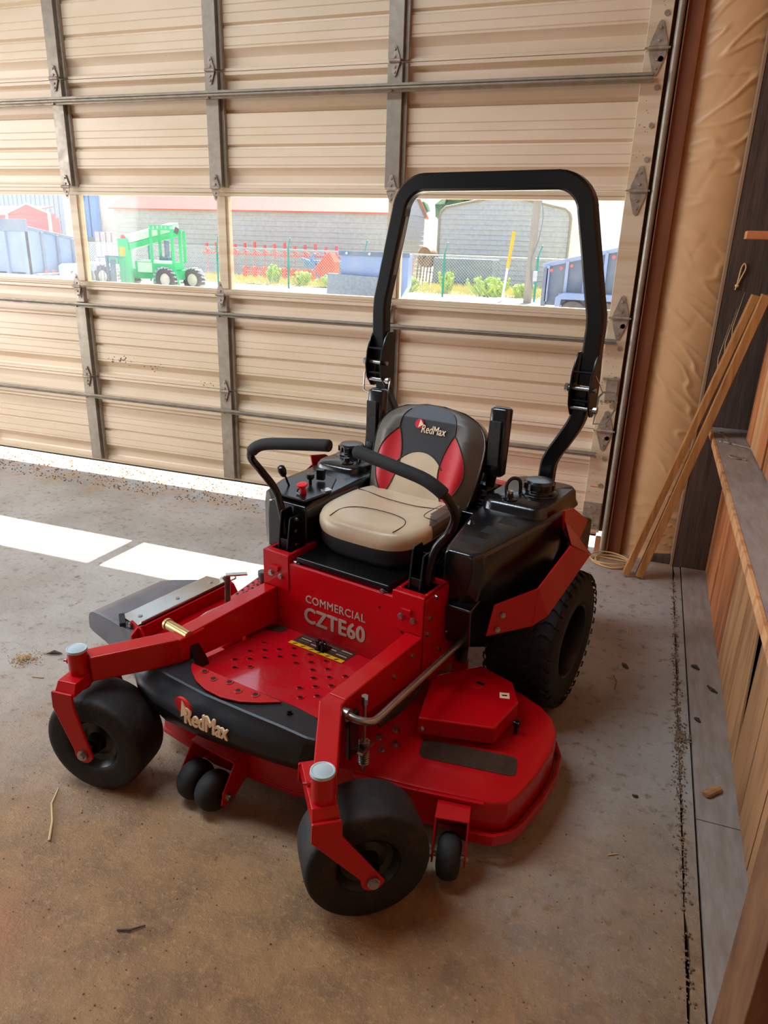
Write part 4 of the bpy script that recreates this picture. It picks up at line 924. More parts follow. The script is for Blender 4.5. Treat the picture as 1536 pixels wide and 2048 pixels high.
for k in range(len(rings) - 1):
    for t in range(4): fine.append([a.lerp(b, t / 4) for a, b in zip(rings[k], rings[k + 1])])
fine.append(rings[-1])
g = G(); m_ = len(fine[0]); vs = [p for r in fine for p in r]; nn = len(vs)
vs2 = [p + Vector((0, .008, -.006)) for p in vs]; fs = []
for k in range(len(fine) - 1):
    for i in range(m_ - 1):
        a, b, c_, d_ = k * m_ + i, k * m_ + i + 1, (k + 1) * m_ + i + 1, (k + 1) * m_ + i
        fs += [(a, b, c_, d_), (d_ + nn, c_ + nn, b + nn, a + nn)]
for k in range(len(fine) - 1):
    fs += [(k * m_, (k + 1) * m_, (k + 1) * m_ + nn, k * m_ + nn), (k * m_ + m_ - 1, k * m_ + m_ - 1 + nn, (k + 1) * m_ + m_ - 1 + nn, (k + 1) * m_ + m_ - 1)]
for i in range(m_ - 1):
    fs += [(i, i + nn, i + 1 + nn, i + 1)]; e = (len(fine) - 1) * m_; fs += [(e + i, e + i + 1, e + i + 1 + nn, e + i + nn)]
g.add(vs + vs2, fs); cov = Pt(g, 'nose_cover', mat('satin_black_cover', rgb(22, 22, 25), .42, spec=.4, bump=.04, bscale=260), smooth=24)
cr = [(-.226, -.889), (-.21, -.907), (-.189, -.924), (-.148, -.947), (-.095, -.962), (-.035, -.964), (.024, -.949), (.072, -.921), (.12, -.884)]
stp = Pt(G().prism(cr, 'z', .3605, .3655), 'crescent_step', M_red, bevel=.0012)
for x, y in ((-.160, -.901), (-.111, -.914), (-.062, -.900), (-.012, -.916), (.040, -.902)): hole((x, y, .3656), stp, .008, (0, 0, 1))
g = G()
for x, y in ((-.30, -.905), (.165, -.905)): g.cyl((x, y, .3605), (x, y, .363), .009, 12); g.cyl((x, y, .363), (x, y, .369), .006, 6)
Pt(g, 'cover_bolt', M_black, cov)
# logo on the nose
lg = G(); n = Vector((0, -1, -.22)).normalized()
def onc(u, v, d=0): return Vector((-.139 + u, -1.0235 - .25 * 0 , .345 + v)) + Vector((0, -.0, 0))
g = G(); g.lathe([(0, -.004), (.030, -.004), (.030, .003), (0, .0035)], (-.122, -1.0205, .330), (0, -1, -.12), 32); lo = Pt(g, 'logo_disc', M_redlogo, cov)
lo['label'] = 'red disc with pale pointed wedge'
g = G(); g.prism([(-.1265, .2985), (-.117, .3555), (-.0985, .318)], 'y', -1.0295, -1.0235); Pt(g, 'logo_wedge', M_letter, lo)
text('logo_lettering', 'RedMax', M_letter, cov, (-.112, -1.0235, .284), (1, .14, -.07), (.0, 0, 1), .146, .050, thick=.006, bold=.04, shear=.12, label='raised cream logo lettering on the nose')

# --- operator control towers
for s in (-1, 1):
    xa, xb = sorted((s * .207, s * .318)); g = G()
    t = .005
    g.box(xa, xb, -.466, -.461, .44, .567); g.box(xa, xa + t, -.461, -.31, .36 if s > 0 else .45, .567); g.box(xb - t, xb, -.461, -.31, .36, .567)
    g.box(xa, xb, -.461, -.435, .562, .567); g.box(xa, xa + .014, -.435, -.34, .562, .567); g.box(xb - .014, xb, -.435, -.34, .562, .567); g.box(xa, xb, -.345, -.31, .562, .567)
    g.prism([(-.46, .28), (-.14, .22), (-.24, .44), (-.30, .56), (-.46, .56)], 'x', *sorted((s * .3185, s * .322)))
    tw = Pt(g, 'control_tower', M_red, bevel=.0015)
    Pt(G().box(xa + .006, xb - .006, -.455, -.33, .46, .50), 'tower_boot', M_rubber, tw)
    g = G(); g.box(s * .262 - .017, s * .262 + .017, -.476, -.466, .512, .520); g.box(s * .262 - .014, s * .262 + .014, -.474, -.466, .500, .511); Pt(g, 'stop_tab', M_red, tw, bevel=.001)
    g = G(); bolt(g, (s * .262 - .022, -.466, .487), (0, -1, 0), .008); bolt(g, (s * .262 + .022, -.466, .484), (0, -1, 0), .008)
    if s > 0:
        for y, z in ((-.43, .49), (-.44, .44), (-.36, .35), (-.26, .29), (-.40, .55)): bolt(g, (.322, y, z), (1, 0, 0), .0065)
        for y, z in ((-.62, .38), (-.52, .40)): bolt(g, (.318, y, z), (1, 0, 0), .0065)
    Pt(g, 'bolt', M_steel, tw)
    # black control bracket and lap bar
    g = G(); g.prism([(-.445, .48), (-.425, .56), (-.408, .69), (-.402, .697), (-.358, .697), (-.352, .69), (-.325, .56), (-.305, .48)], 'x', s * .262 - .026, s * .262 - .020)
    g.prism([(-.445, .48), (-.425, .56), (-.408, .67), (-.402, .677), (-.358, .677), (-.352, .67), (-.325, .56), (-.305, .48)], 'x', s * .262 + .012, s * .262 + .018); g.box(s * .262 - .026, s * .262 + .018, -.418, -.412, .48, .60)
    g.box(s * .262 - .022, s * .262 + .018, -.352, -.346, .48, .66); br = Pt(g, 'control_bracket', M_black, tw, bevel=.001)
    g = G()
    for z in (.52, .57, .62, .665): bolt(g, (s * .262 + .018, -.378, z), (1, 0, 0), .006)
    Pt(g, 'bolt', M_steel, tw)
    path = smooth_path([(s * .275, -.385, .50), (s * .285, -.388, .62), (s * .305, -.385, .70), (s * .340, -.375, .755), (s * .372, -.405, .82), (s * .378, -.445, .872), (s * .356, -.462, .908), (s * .315, -.462, .928)], 6)
    lb = Pt(G().tube(path, .0135, 12), 'lap_bar', M_black)
    Pt(G().tube(smooth_path([(s * .362, -.458, .902), (s * .335, -.464, .922), (s * .29, -.465, .940), (s * .20, -.463, .955), (s * .09, -.452, .968), (s * .048, -.447, .972)], 5) , [.0150] + [.0195] * 24 + [.0165], 16), 'grip', M_foam, lb)

# --- seat
g = G(); g.box(-.185, .185, -.452, -.10, .546, .566); g.box(-.185, -.165, -.452, -.10, .52, .546); g.box(.165, .185, -.452, -.10, .52, .546)
tr = Pt(g, 'seat_pan', M_black, bevel=.006)
g = G(); bolt(g, (.165, -.456, .545), (0, -1, 0), .007); g.cyl((-.188, -.44, .535), (-.20, -.44, .535), .012, 12); Pt(g, 'bolt', M_steel, tr)
def seat_outline(t, k=1.0):
    """plan outline of the cushion; t in 0..1"""
    a = 2 * PI * t; c, s_ = math.cos(a), math.sin(a); e = 2 / 3.6
    return Vector((.213 * k * math.copysign(abs(c) ** e, c), -.155 + .218 * k * math.copysign(abs(s_) ** e, s_), 0))
def ring(k, z, n=64, dz=0): 
    r = [];
    for i in range(n):
        p = seat_outline(i / n, k); f = max(0, (-p.y - .10) / .27); r.append((p.x, p.y, z - .012 * f * f + dz + .010 * (abs(p.x) / .21) ** 3))
    return r
se = Pt(G().loft([ring(.70, .545), ring(.84, .560), ring(.965, .60), ring(.985, .645)]), 'seat_base', M_dark, smooth=60)
cu = Pt(G().loft([ring(.985, .645), ring(1.0, .660), ring(.998, .676), ring(.97, .692), ring(.90, .701), ring(.7, .704), ring(.4, .700), ring(.1, .697)]), 'seat_cushion', M_beige, smooth=70)
g = G(); 
def topz(x, y): return .7035 - .012 * max(0, (-y - .10) / .27) ** 2 + .010 * (abs(x) / .21) ** 3
def seam(g, pts, r=.0016):
    P_ = smooth_path([(x, y, topz(x, y) + .0003) for x, y in pts], 6); g.tube(P_, r, 5)
seam(g, [(-.205, -.09), (-.15, -.085), (-.05, -.10), (.06, -.105), (.15, -.09), (.20, -.08)]); seam(g, [(-.125, -.345), (-.128, -.28), (-.10, -.235), (-.04, -.215), (.04, -.215), (.10, -.235), (.128, -.28), (.125, -.345)])
seam(g, [(.205, -.20), (.15, -.185), (.135, -.14), (.14, -.05)])
Pt(g, 'cushion_seam', M_seam, cu)
# cushion side wings, grey-brown, wrapping over the cushion's rear corners
for sgn in (1,):
    KZ = ((.985, .648), (1.0, .660), (.998, .676), (.97, .692), (.90, .701), (.80, .7035), (.7, .704)); R3 = []
    for (ka, za), (kb, zb) in zip(KZ[:-1], KZ[1:]):
        for t_ in range(6): R3.append(ring((ka + (kb - ka) * t_ / 6) * 1.006, za + (zb - za) * t_ / 6 + .0012, 256))
    g = G(); n_ = 256; vs = [p for r in R3 for p in r]; fs = []
    for k_ in range(len(R3) - 1):
        for i_ in range(n_):
            q = [k_ * n_ + i_, k_ * n_ + (i_ + 1) % n_, (k_ + 1) * n_ + (i_ + 1) % n_, (k_ + 1) * n_ + i_]
            cx_ = sum(vs[a][0] for a in q) / 4 * sgn; cy_ = sum(vs[a][1] for a in q) / 4
            if cx_ > .150 + max(0, -cy_ - .14) * .5 and -.235 < cy_ < .02: fs.append(q)
    used = sorted({a for q in fs for a in q}); im = {a: b for b, a in enumerate(used)}
    g.add([vs[a] for a in used], [[im[a] for a in q] for q in fs]); Pt(g, 'cushion_wing', M_olive, cu, smooth=70)

BO, BU = Vector((0, .005, .655)), Vector((0, .33, .944)).normalized(); BN = Vector((0, -.944, .33)).normalized(); BL = .375
def hwid(v):
    base = .200 + .026 * math.sin(PI * min(1, v / .62) * .5)
    if v > .58: base *= max(0, 1 - ((v - .58) / .42) ** 2.9) ** .42
    if v < .06: base *= .96 + .04 * v / .06
    return base
def bp(u, v, off=0):
    x = u * hwid(v); d = .030 * max(0, 1 - abs(u) ** 5) * (1 - .7 * max(0, (v - .85) / .15)) + .016 * math.exp(-((abs(u) - .74) / .16) ** 2) * (1 if v < .7 else max(0, 1 - (v - .7) / .2)) + .010 * math.exp(-((v - .28) / .2) ** 2) * (1 - u * u)
    return BO + BU * (v * BL) + Vector((x, 0, 0)) + BN * (d + off)
def ui(v): t = min(1, max(0, (v - .05) / .69)); return .62 - .20 * math.sin(PI * t) ** .8 - .10 * t
def uo(v): t = min(1, max(0, (v - .05) / .69)); return .62 + .25 * math.sin(PI * t) ** .9 - .10 * t
def region(u, v):
    a = abs(u)
    if v < .74:
        if a > uo(v): return 3
        if a > ui(v): return 1
    elif a > .52 + (v - .74) * .35: return 3
    if v < .12 + .42 * math.sqrt(max(0, 1 - (u / .56) ** 2)): return 2
    return 0
N = 130; cells = {0: [], 1: [], 2: [], 3: []}
for j in range(N):
    for i in range(N):
        u = -1 + 2 * (i + .5) / N; v = (j + .5) / N * .9985; cells[region(u, v)].append((i, j, 0 if u < 0 else 1))
def patch(ce, name, m, par):
    g = G(); idx = {}
    def vid(i, j):
        if (i, j) not in idx: idx[(i, j)] = len(g.v); g.v.append(tuple(bp(-1 + 2 * i / N, j / N * .9985)))
        return idx[(i, j)]
    for i, j, _ in ce: g.f.append([vid(i, j), vid(i + 1, j), vid(i + 1, j + 1), vid(i, j + 1)]); g.mi.append(0)
    return g.build(name, m, par, smooth=80)
# shell behind
def bring(off, sc=1.0):
    r = []; n = 40
    for k in range(n): v = k / (n - 1) * .998; p = BO + BU * (v * BL * (1 if sc >= 1 else 1)) + Vector((-hwid(v) * sc, 0, 0)) + BN * off; r.append(p)
    for k in range(n): v = (1 - k / (n - 1)) * .998; p = BO + BU * (v * BL) + Vector((hwid(v) * sc, 0, 0)) + BN * off; r.append(p)
    return r
sb = Pt(G().loft([bring(-.105, .80), bring(-.09, .93), bring(-.03, 1.0), bring(-.0015, 1.0)]), 'seat_backrest', M_plastic, smooth=60)
patch(cells[0], 'logo_panel', M_dark, sb)
for q in (0, 1): patch([c for c in cells[1] if c[2] == q], 'side_bolster', M_redv, sb)
patch(cells[2], 'lumbar_panel', M_beige, sb); patch(cells[3], 'outer_panel', M_olive, sb)
g = G()
for s in (-1, 1):
    g.tube([bp(s * ui(v), v, .001) for v in [.05 + .69 * k / 24 for k in range(25)]], .0022, 5); g.tube([bp(s * uo(v), v, .001) for v in [.05 + .69 * k / 24 for k in range(25)]], .0022, 5)
    g.tube([bp(s * (.52 + (v - .74) * .35), v, .001) for v in [.74 + .2 * k / 8 for k in range(9)]], .0022, 5)
g.tube([bp(u, .12 + .42 * math.sqrt(max(0, 1 - (u / .56) ** 2)), .001) for u in [-.42 + .84 * k / 24 for k in range(25)]], .0020, 5)
Pt(g, 'backrest_seam', M_seam, sb)
g = G(); g.tube([bp(-1, v, .0) for v in [k / 30 * .998 for k in range(31)]] + [bp(1, v, .0) for v in [(1 - k / 30) * .998 for k in range(31)]], .0035, 6); Pt(g, 'backrest_piping', M_plastic, sb)
lc = bp(-.16, .80, .003)
g = G(); g.lathe([(0, 0), (.0175, 0), (.0175, .0015), (0, .0018)], lc, BN, 28); dd = Pt(g, 'logo_disc', M_redlogo, sb)
g = G(); q = lc + BN * .0022; g.add([q + Vector((-.002, 0, 0)) + BU * -.014, q + Vector((.002, 0, 0)) + BU * .016, q + Vector((.018, 0, 0)) + BU * -.001] + [q + BN * .001 + Vector((-.002, 0, 0)) + BU * -.014, q + BN * .001 + Vector((.002, 0, 0)) + BU * .016, q + BN * .001 + Vector((.018, 0, 0)) + BU * -.001], [(0, 1, 2), (5, 4, 3), (0, 3, 4, 1), (1, 4, 5, 2), (2, 5, 3, 0)]); Pt(g, 'logo_wedge', M_letter, dd)
text('logo_lettering', 'RedMax', M_letter, sb, lc + Vector((.014, 0, 0)) + BU * -.030 + BN * .001, (1, 0, 0), BU, .098, .029, bold=.012, shear=.08, label='cream embroidered logo lettering on the backrest')
# folded-up armrests
for s in (-1, 1):
    ar = Pt(G().loft([[(s * .256 + a, .115 + b * .6 + z_ * .02, .80 + z_ * .24 + (0)) for a, b in rr(.072 - t * .02, .075 - t * .02, .018)] for z_, t in ((0, .8), (.03, 0), (.5, 0), (.97, 0), (1, .8))]), 'armrest', M_plastic, smooth=50)
    Pt(G().box(s * .256 - .022, s * .256 + .022, .086, .092, .84, 1.0), 'armrest_inset', M_rubber, ar, bevel=.004)
    Pt(G().bar((s * .225, .14, .72), (s * .25, .13, .83), .03, .02), 'armrest_hinge', M_black, ar, bevel=.003)

# --- fuel tanks / side consoles
def tank(s, secs, name, dz=0):
    g = G(); rings = []
    for y, xi, xo, xob, zb, zt in secs:
        rings.append([(s * xi, y, zb), (s * xob, y, zb), (s * (xob * .35 + xo * .65), y, zb + (zt - zb) * .35), (s * xo, y, zt - .05), (s * (xo - .006), y, zt - .008), (s * (xo - .02), y, zt), (s * (xi + .01), y, zt), (s * xi, y, zt - .01)])
    g.loft(rings); return Pt(g, name, M_plastic, bevel=.008, seg=3)
t1 = tank(1, [(-.315, .30, .40, .36, .50, .672), (-.29, .29, .43, .38, .44, .680), (-.16, .27, .465, .42, .40, .694), (-.02, .25, .50, .47, .42, .708), (.08, .24, .525, .50, .50, .712), (.30, .22, .50, .49, .50, .700), (.42, .22, .44, .44, .55, .69)], 'left_fuel_tank')
g = G(); g.loft([[(.27 + a, b, .698) for a, b in rr(.0, .0, 0, 1)] ]) if False else None
g = G(); g.loft([[(.372 + a * k + dx, .19 + b * k, z) for a, b in rr(.245, .36, .05)] for k, z, dx in ((1.06, .68, 0), (1, .70, 0), (.97, .732, 0), (.91, .744, 0), (.2, .748, 0))]); Pt(g, 'tank_top', M_plastic, t1, smooth=50)
g = G()
for y, w in ((-.225, .055), (-.135, .06), (-.05, .05)):
    cx_ = .362 + (y + .2) * .25; z_ = .7075 + (y + .02) * .104; g.add([(cx_ + a * .036, y + b * w * .42, z_ + b * w * .42 * .104 + d) for d in (0, .0012) for a, b in ((-1, -1), (1, -1), (1.1, 1), (-.9, 1))], [(0, 3, 2, 1), (4, 5, 6, 7), (0, 1, 5, 4), (1, 2, 6, 5), (2, 3, 7, 6), (3, 0, 4, 7)])
Pt(g, 'cup_recess', M_rubber, t1)
t2 = tank(-1, [(-.345, .225, .40, .40, .52, .700), (-.30, .22, .455, .45, .50, .712), (-.18, .215, .485, .47, .49, .718), (-.03, .22, .485, .47, .50, .722), (.10, .22, .50, .49, .50, .722), (.30, .22, .49, .48, .50, .700), (.40, .22, .44, .44, .55, .69)], 'right_fuel_tank')
g = G(); g.loft([[(-.37 + a * k, .15 + b * k, z) for a, b in rr(.21, .30, .05)] for k, z in ((1, .71), (.98, .735), (.90, .745), (.2, .747))]); Pt(g, 'tank_top', M_plastic, t2, smooth=50)
ip = Pt(G().prism([(-.375, -.335), (-.235, -.342), (-.225, -.21), (-.30, -.07), (-.42, -.05), (-.45, -.22)], 'z', .716, .724), 'instrument_panel', M_black, t2, bevel=.003)
g = G(); g.cyl((-.385, -.245, .722), (-.392, -.26, .765), .004, 8); g.lathe([(.006, 0), (.012, .008), (.016, .025), (.013, .040), (.004, .046)], (-.393, -.262, .760), (-.15, -.3, 1), 18); kn = Pt(g, 'throttle_lever', M_black, t2)
g = G(); g.cyl((-.335, -.185, .722), (-.335, -.185, .745), .006, 10); g.lathe([(.010, 0), (.015, .006), (.015, .020), (.0, .022)], (-.335, -.185, .742), (0, 0, 1), 18); Pt(g, 'choke_knob', M_black, t2)
g = G(); g.obox((-.325, -.135, .750), (.030, .022, .040), (0, 0, .3)); Pt(g, 'switch_block', M_black, t2, bevel=.003)
g = G(); g.cyl((-.285, -.285, .722), (-.285, -.289, .742), .011, 14); g.lathe([(.011, 0), (.010, .010), (.019, .018), (.019, .024), (0, .026)], (-.285, -.289, .738), (0, -.2, 1), 18); o = Pt(g, 'blade_switch_knob', M_redlogo, t2); o['label'] = 'red pull knob'
g = G(); g.tube([(-.300, -.275, .745), (-.308, -.288, .735), (-.300, -.305, .73), (-.28, -.31, .728)], .003, 6); Pt(g, 'knob_guard', M_black, t2)
g = G(); g.add([(-.262, -.215, .7245), (-.235, -.225, .7245), (-.228, -.195, .7245), (-.255, -.183, .7245), (-.262, -.215, .727), (-.235, -.225, .727), (-.228, -.195, .727), (-.255, -.183, .727)], [(0, 1, 2, 3), (7, 6, 5, 4), (0, 4, 5, 1), (1, 5, 6, 2), (2, 6, 7, 3), (3, 7, 4, 0)]); Pt(g, 'hour_meter', M_chrome, t2)
g = G(); g.lathe([(0, 0), (.012, 0), (.012, .008), (0, .01)], (-.232, -.03, .70), (1, 0, .3), 12); Pt(g, 'fuel_valve', M_redlogo, t2)
for s, tk in ((1, t1), (-1, t2)):
    c = (s * .405, .175, .748 if s > 0 else .742)
    g = G(); g.lathe([(.066, -.006), (.066, .004), (.050, .008), (.050, .018)], c, (0, 0, 1), 32); g.lathe([(.044, .014), (.050, .018), (.052, .040), (.046, .050), (.0, .053)], (c[0], c[1], c[2]), (0, 0, 1), 32)
    for k in range(10): a = 2 * PI * k / 10; g.obox((c[0] + .051 * math.cos(a), c[1] + .051 * math.sin(a), c[2] + .030), (.010, .012, .022), (0, 0, a))
    Pt(g, 'filler_cap', M_plastic, tk, bevel=.0015)
    g = G(); g.lathe([(.028, 0), (.028, .006), (.014, .010), (.012, .024), (0, .026)], (s * .345, .055, .744), (0, 0, 1), 20); Pt(g, 'vent_fitting', M_black, tk)
    g = G(); g.tube(smooth_path([(s * .315, .10, .744), (s * .312, .105, .78), (s * .325, .125, .80), (s * .345, .14, .79), (s * .35, .14, .748)], 5), .0065, 8); Pt(g, 'vent_hose', M_hose, tk)
g = G(); g.lathe([(.0, .012), (.012, .008), (.012, 0)], (.345, .055, .768), (0, 0, 1), 12); Pt(g, 'vent_nut', M_chrome, t1)

# --- red side fenders
for s in (1, -1):
    g = G(); A, B, C_, D_ = (.458, -.262, .505), (.555, -.146, .545), (.553, -.165, .418), (.452, -.29, .405)
    def mir(p): return (p[0] * s, p[1], p[2])
    for quad in ((A, B, C_, D_), (B, (.587, .035, .640), (.612, .19, .560), (.59, -.13, .452)), (B, (.59, -.13, .452), C_, C_)):
        q = [Vector(mir(p)) for p in dict.fromkeys(quad)]
        nrm = (q[1] - q[0]).cross(q[2] - q[0]).normalized() * .006; k = len(q)
        g.add(q + [p + nrm for p in q], [list(range(k)), [i + k for i in range(k)][::-1]] + [(i, (i + 1) % k, (i + 1) % k + k, i + k) for i in range(k)])
    fd = Pt(g, 'fender', M_red, bevel=.001)
    g = G(); bolt(g, mir((.482, -.244, .470)), (s * .75, -.65, 0), .007); bolt(g, mir((.476, -.262, .425)), (s * .75, -.65, 0), .007); Pt(g, 'bolt', M_steel, fd)
    # rear corner guard
    g = G(); pr = [(.07, .742), (.165, .725), (.36, .62), (.25, .545), (.09, .665)]
    g.prism(pr, 'x', *sorted((s * .532, s * .540))); g.strip([mir((.540, .085, .70)), mir((.587, .035, .640))], [mir((.540, .25, .560)), mir((.612, .19, .560))], .004); g.add([mir((.532, .07, .742)), mir((.532, .165, .725)), mir((.44, .19, .735)), mir((.44, .07, .75))], [(0, 1, 2, 3)]) if False else None
    Pt(g, 'corner_guard', M_red, bevel=.003)
    Pt(G().box(*sorted((s * .40, s * .530)), .20, .46, .44, .60), 'muffler_box', M_black, bevel=.015)
    # inner wheel liner
    Pt(G().prism([(-.33, .37), (-.34, .50), (-.10, .55), (.35, .55), (.35, .50), (-.05, .48), (-.10, .40), (-.18, .30)], 'x', *sorted((s * .33, s * .415))), 'wheel_liner', M_plastic, bevel=.006)
# tail: red guard bar, engine, bumper
g = G(); g.box(-.36, .36, .50, .512, .40, .655); g.box(-.36, .36, .46, .50, .645, .655); Pt(g, 'engine_guard', M_red, bevel=.004)
g = G(); g.box(-.17, .17, .12, .46, .36, .60); g.lathe([(.15, 0), (.15, .05), (.12, .075), (.04, .085)], (0, .30, .60), (0, 0, 1), 32)
for k in range(10): g.box(-.175, .175, .14 + k * .03, .146 + k * .03, .42, .58)
en = Pt(g, 'engine', M_black, bevel=.006)
g = G(); g.loft([[(.205 + a * k, .15 + b * k, z) for a, b in rr(.12, .15, .03, 2)] for k, z in ((1.1, .60), (1.1, .690), (.95, .695), (.92, .712), (.72, .722), (.68, .742), (.45, .755), (.1, .757))]); ac = Pt(g, 'air_filter', M_plastic, bevel=.003, smooth=20)
g = G(); g.prism([(.16, .73), (.24, .72), (.215, .80)], 'x', .150, .205); Pt(g, 'filter_snorkel', M_plastic, ac, bevel=.003)
g = G(); g.box(.17, .25, .0, .07, .60, .685); Pt(g, 'battery_cover', M_plastic, bevel=.006)
g = G(); random.seed(6)
for k in range(7): x = .215 + .012 * k; g.tube(smooth_path([(x, -.20, .56), (x + .02, -.14, .62 + .01 * (k % 3)), (x + .03, -.06, .63), (x - .01, .02, .60)], 5), .005, 6)
Pt(g, 'wiring_harness', M_hose)
g = G(); g.lathe([(.022, 0), (.022, .03), (.006, .055)], (.292, -.12, .655), (0, 0, 1), 8); Pt(g, 'fuel_filter', M_plastic)
g = G(); g.box(-.20, .20, -.40, .15, .36, .52); Pt(g, 'centre_body', M_black)
g = G(); g.box(-.30, .30, -.30, .50, .36, .40); Pt(g, 'frame_deck', M_black)

# --- roll bar
path = smooth_path([(-.447, .44, 1.10), (-.450, .44, 1.28), (-.447, .44, 1.345), (-.428, .44, 1.44), (-.372, .44, 1.68)], 5)
R_ = []
def arc(c, r0, a0, a1, n=8): return [(c[0] + r0 * math.cos(math.radians(a0 + (a1 - a0) * k / n)), .44, c[1] + r0 * math.sin(math.radians(a0 + (a1 - a0) * k / n))) for k in range(n + 1)]
right = [(.447, .44, 1.10), (.452, .44, 1.30), (.449, .44, 1.345), (.436, .44, 1.40), (.372, .44, 1.690)] + arc((.262, 1.668), .113, 13, 88, 8)
left = [(-a, b, c) for a, b, c in right][::-1]
rb = Pt(G().tube(right + left, .03, rect=(.064, .052), up=(0, 1, 0)), 'roll_bar_hoop', M_black, smooth=30)
g = G()
for s in (-1, 1):
    lo = smooth_path([(s * .432, .44, 1.09), (s * .434, .44, 1.03), (s * .425, .44, .965), (s * .385, .44, .885), (s * .348, .44, .815), (s * .335, .44, .745), (s * .335, .44, .50)], 5)
    lw = Pt(G().tube(lo, .03, rect=(.058, .050), up=(0, 1, 0)), 'roll_bar_post', M_black, smooth=30)
    for y0 in (.405, .470):
        g2 = G(); cx = s * .440; pr = [(-.030, 1.19), (.030, 1.19), (.036, 1.12), (.040, 1.06), (.030, .99), (.012, .965), (-.018, .975), (-.045, 1.0), (-.055, 1.05), (-.052, 1.10), (-.040, 1.15)]
        g2.prism([(cx + a, z) for a, z in pr], 'y', y0, y0 + .006) if False else None
    for xo in (-.036, .036):
        g2 = G(); pr = [(.425, 1.215), (.462, 1.215), (.475, 1.14), (.478, 1.07), (.466, 1.00), (.44, .985), (.41, .99), (.378, 1.03), (.368, 1.08), (.378, 1.14), (.40, 1.19)]
        pr = [(b_, z_) for b_, z_ in pr]; g2.prism(pr, 'x', s * .442 + xo - .003, s * .442 + xo + .003)
        hp = Pt(g2, 'hinge_plate', M_black, lw, bevel=.001)
    for y, z in ((.388, 1.15), (.386, 1.05)): Pt(G().cyl((s * .442 - .0395, y, z), (s * .442 + .0395, y, z), .0045, 8), 'hinge_bushing', M_black, lw)
    g2 = G(); g2.cyl((s * .442 - .058, .40, 1.09), (s * .442 + .052, .40, 1.09), .009, 12); g2.cyl((s * .442 - .062, .40, 1.09), (s * .442 - .050, .40, 1.09), .015, 6); g2.cyl((s * .442 - .04, .40, 1.02), (s * .442 + .062, .40, 1.02), .009, 12)
    g2.cyl((s * .442 + .050, .40, 1.02), (s * .442 + .064, .40, 1.02), .014, 10); Pt(g2, 'hinge_pin', M_steel, lw)
    g2 = G(); b0 = Vector((s * .442 + .060, .40, 1.02)); g2.tube([b0, b0 + Vector((.004, 0, .05)), b0 + Vector((.018, 0, .068)), b0 + Vector((.058, 0, .070)), b0 + Vector((.066, 0, .055)), b0 + Vector((.066, 0, .012)), b0 + Vector((.040, 0, -.042)), b0 + Vector((-.002, -.005, -.048)), b0 + Vector((.0, 0, -.01))] if s > 0 else
        [b0, b0 + Vector((.02, -.02, -.0)), b0 + Vector((.02, -.03, -.04)), b0 + Vector((-.02, -.05, -.07)), b0 + Vector((-.09, -.05, -.04)), b0 + Vector((-.10, -.03, .03))], .0035, 6)
    Pt(g2, 'lock_bail', M_steel, lw)
    if s > 0:
        g2 = G(); g2.tube([(.478, .42, 1.14), (.50, .415, 1.11), (.515, .41, 1.085)], .002, 5); Pt(g2, 'lanyard', M_steel, lw)
g = G(); g.prism([(-.4395, 1.535), (-.395, 1.69), (-.390, 1.69), (-.4300, 1.535)], 'y', .4065, .4078); o = None
g = G(); a0 = Vector((-.402, .4075, 1.405)); 
pA, pB = Vector((-.3975, .44, 1.43)), Vector((-.3445, .44, 1.66))
o = Pt(G().bar(pA, pB, .0015, .022, up=(0, 1, 0)), 'warning_label', mat('grey_label', rgb(120, 110, 110), .35), rb); o['label'] = 'grey warning label on the inner face of the upright'

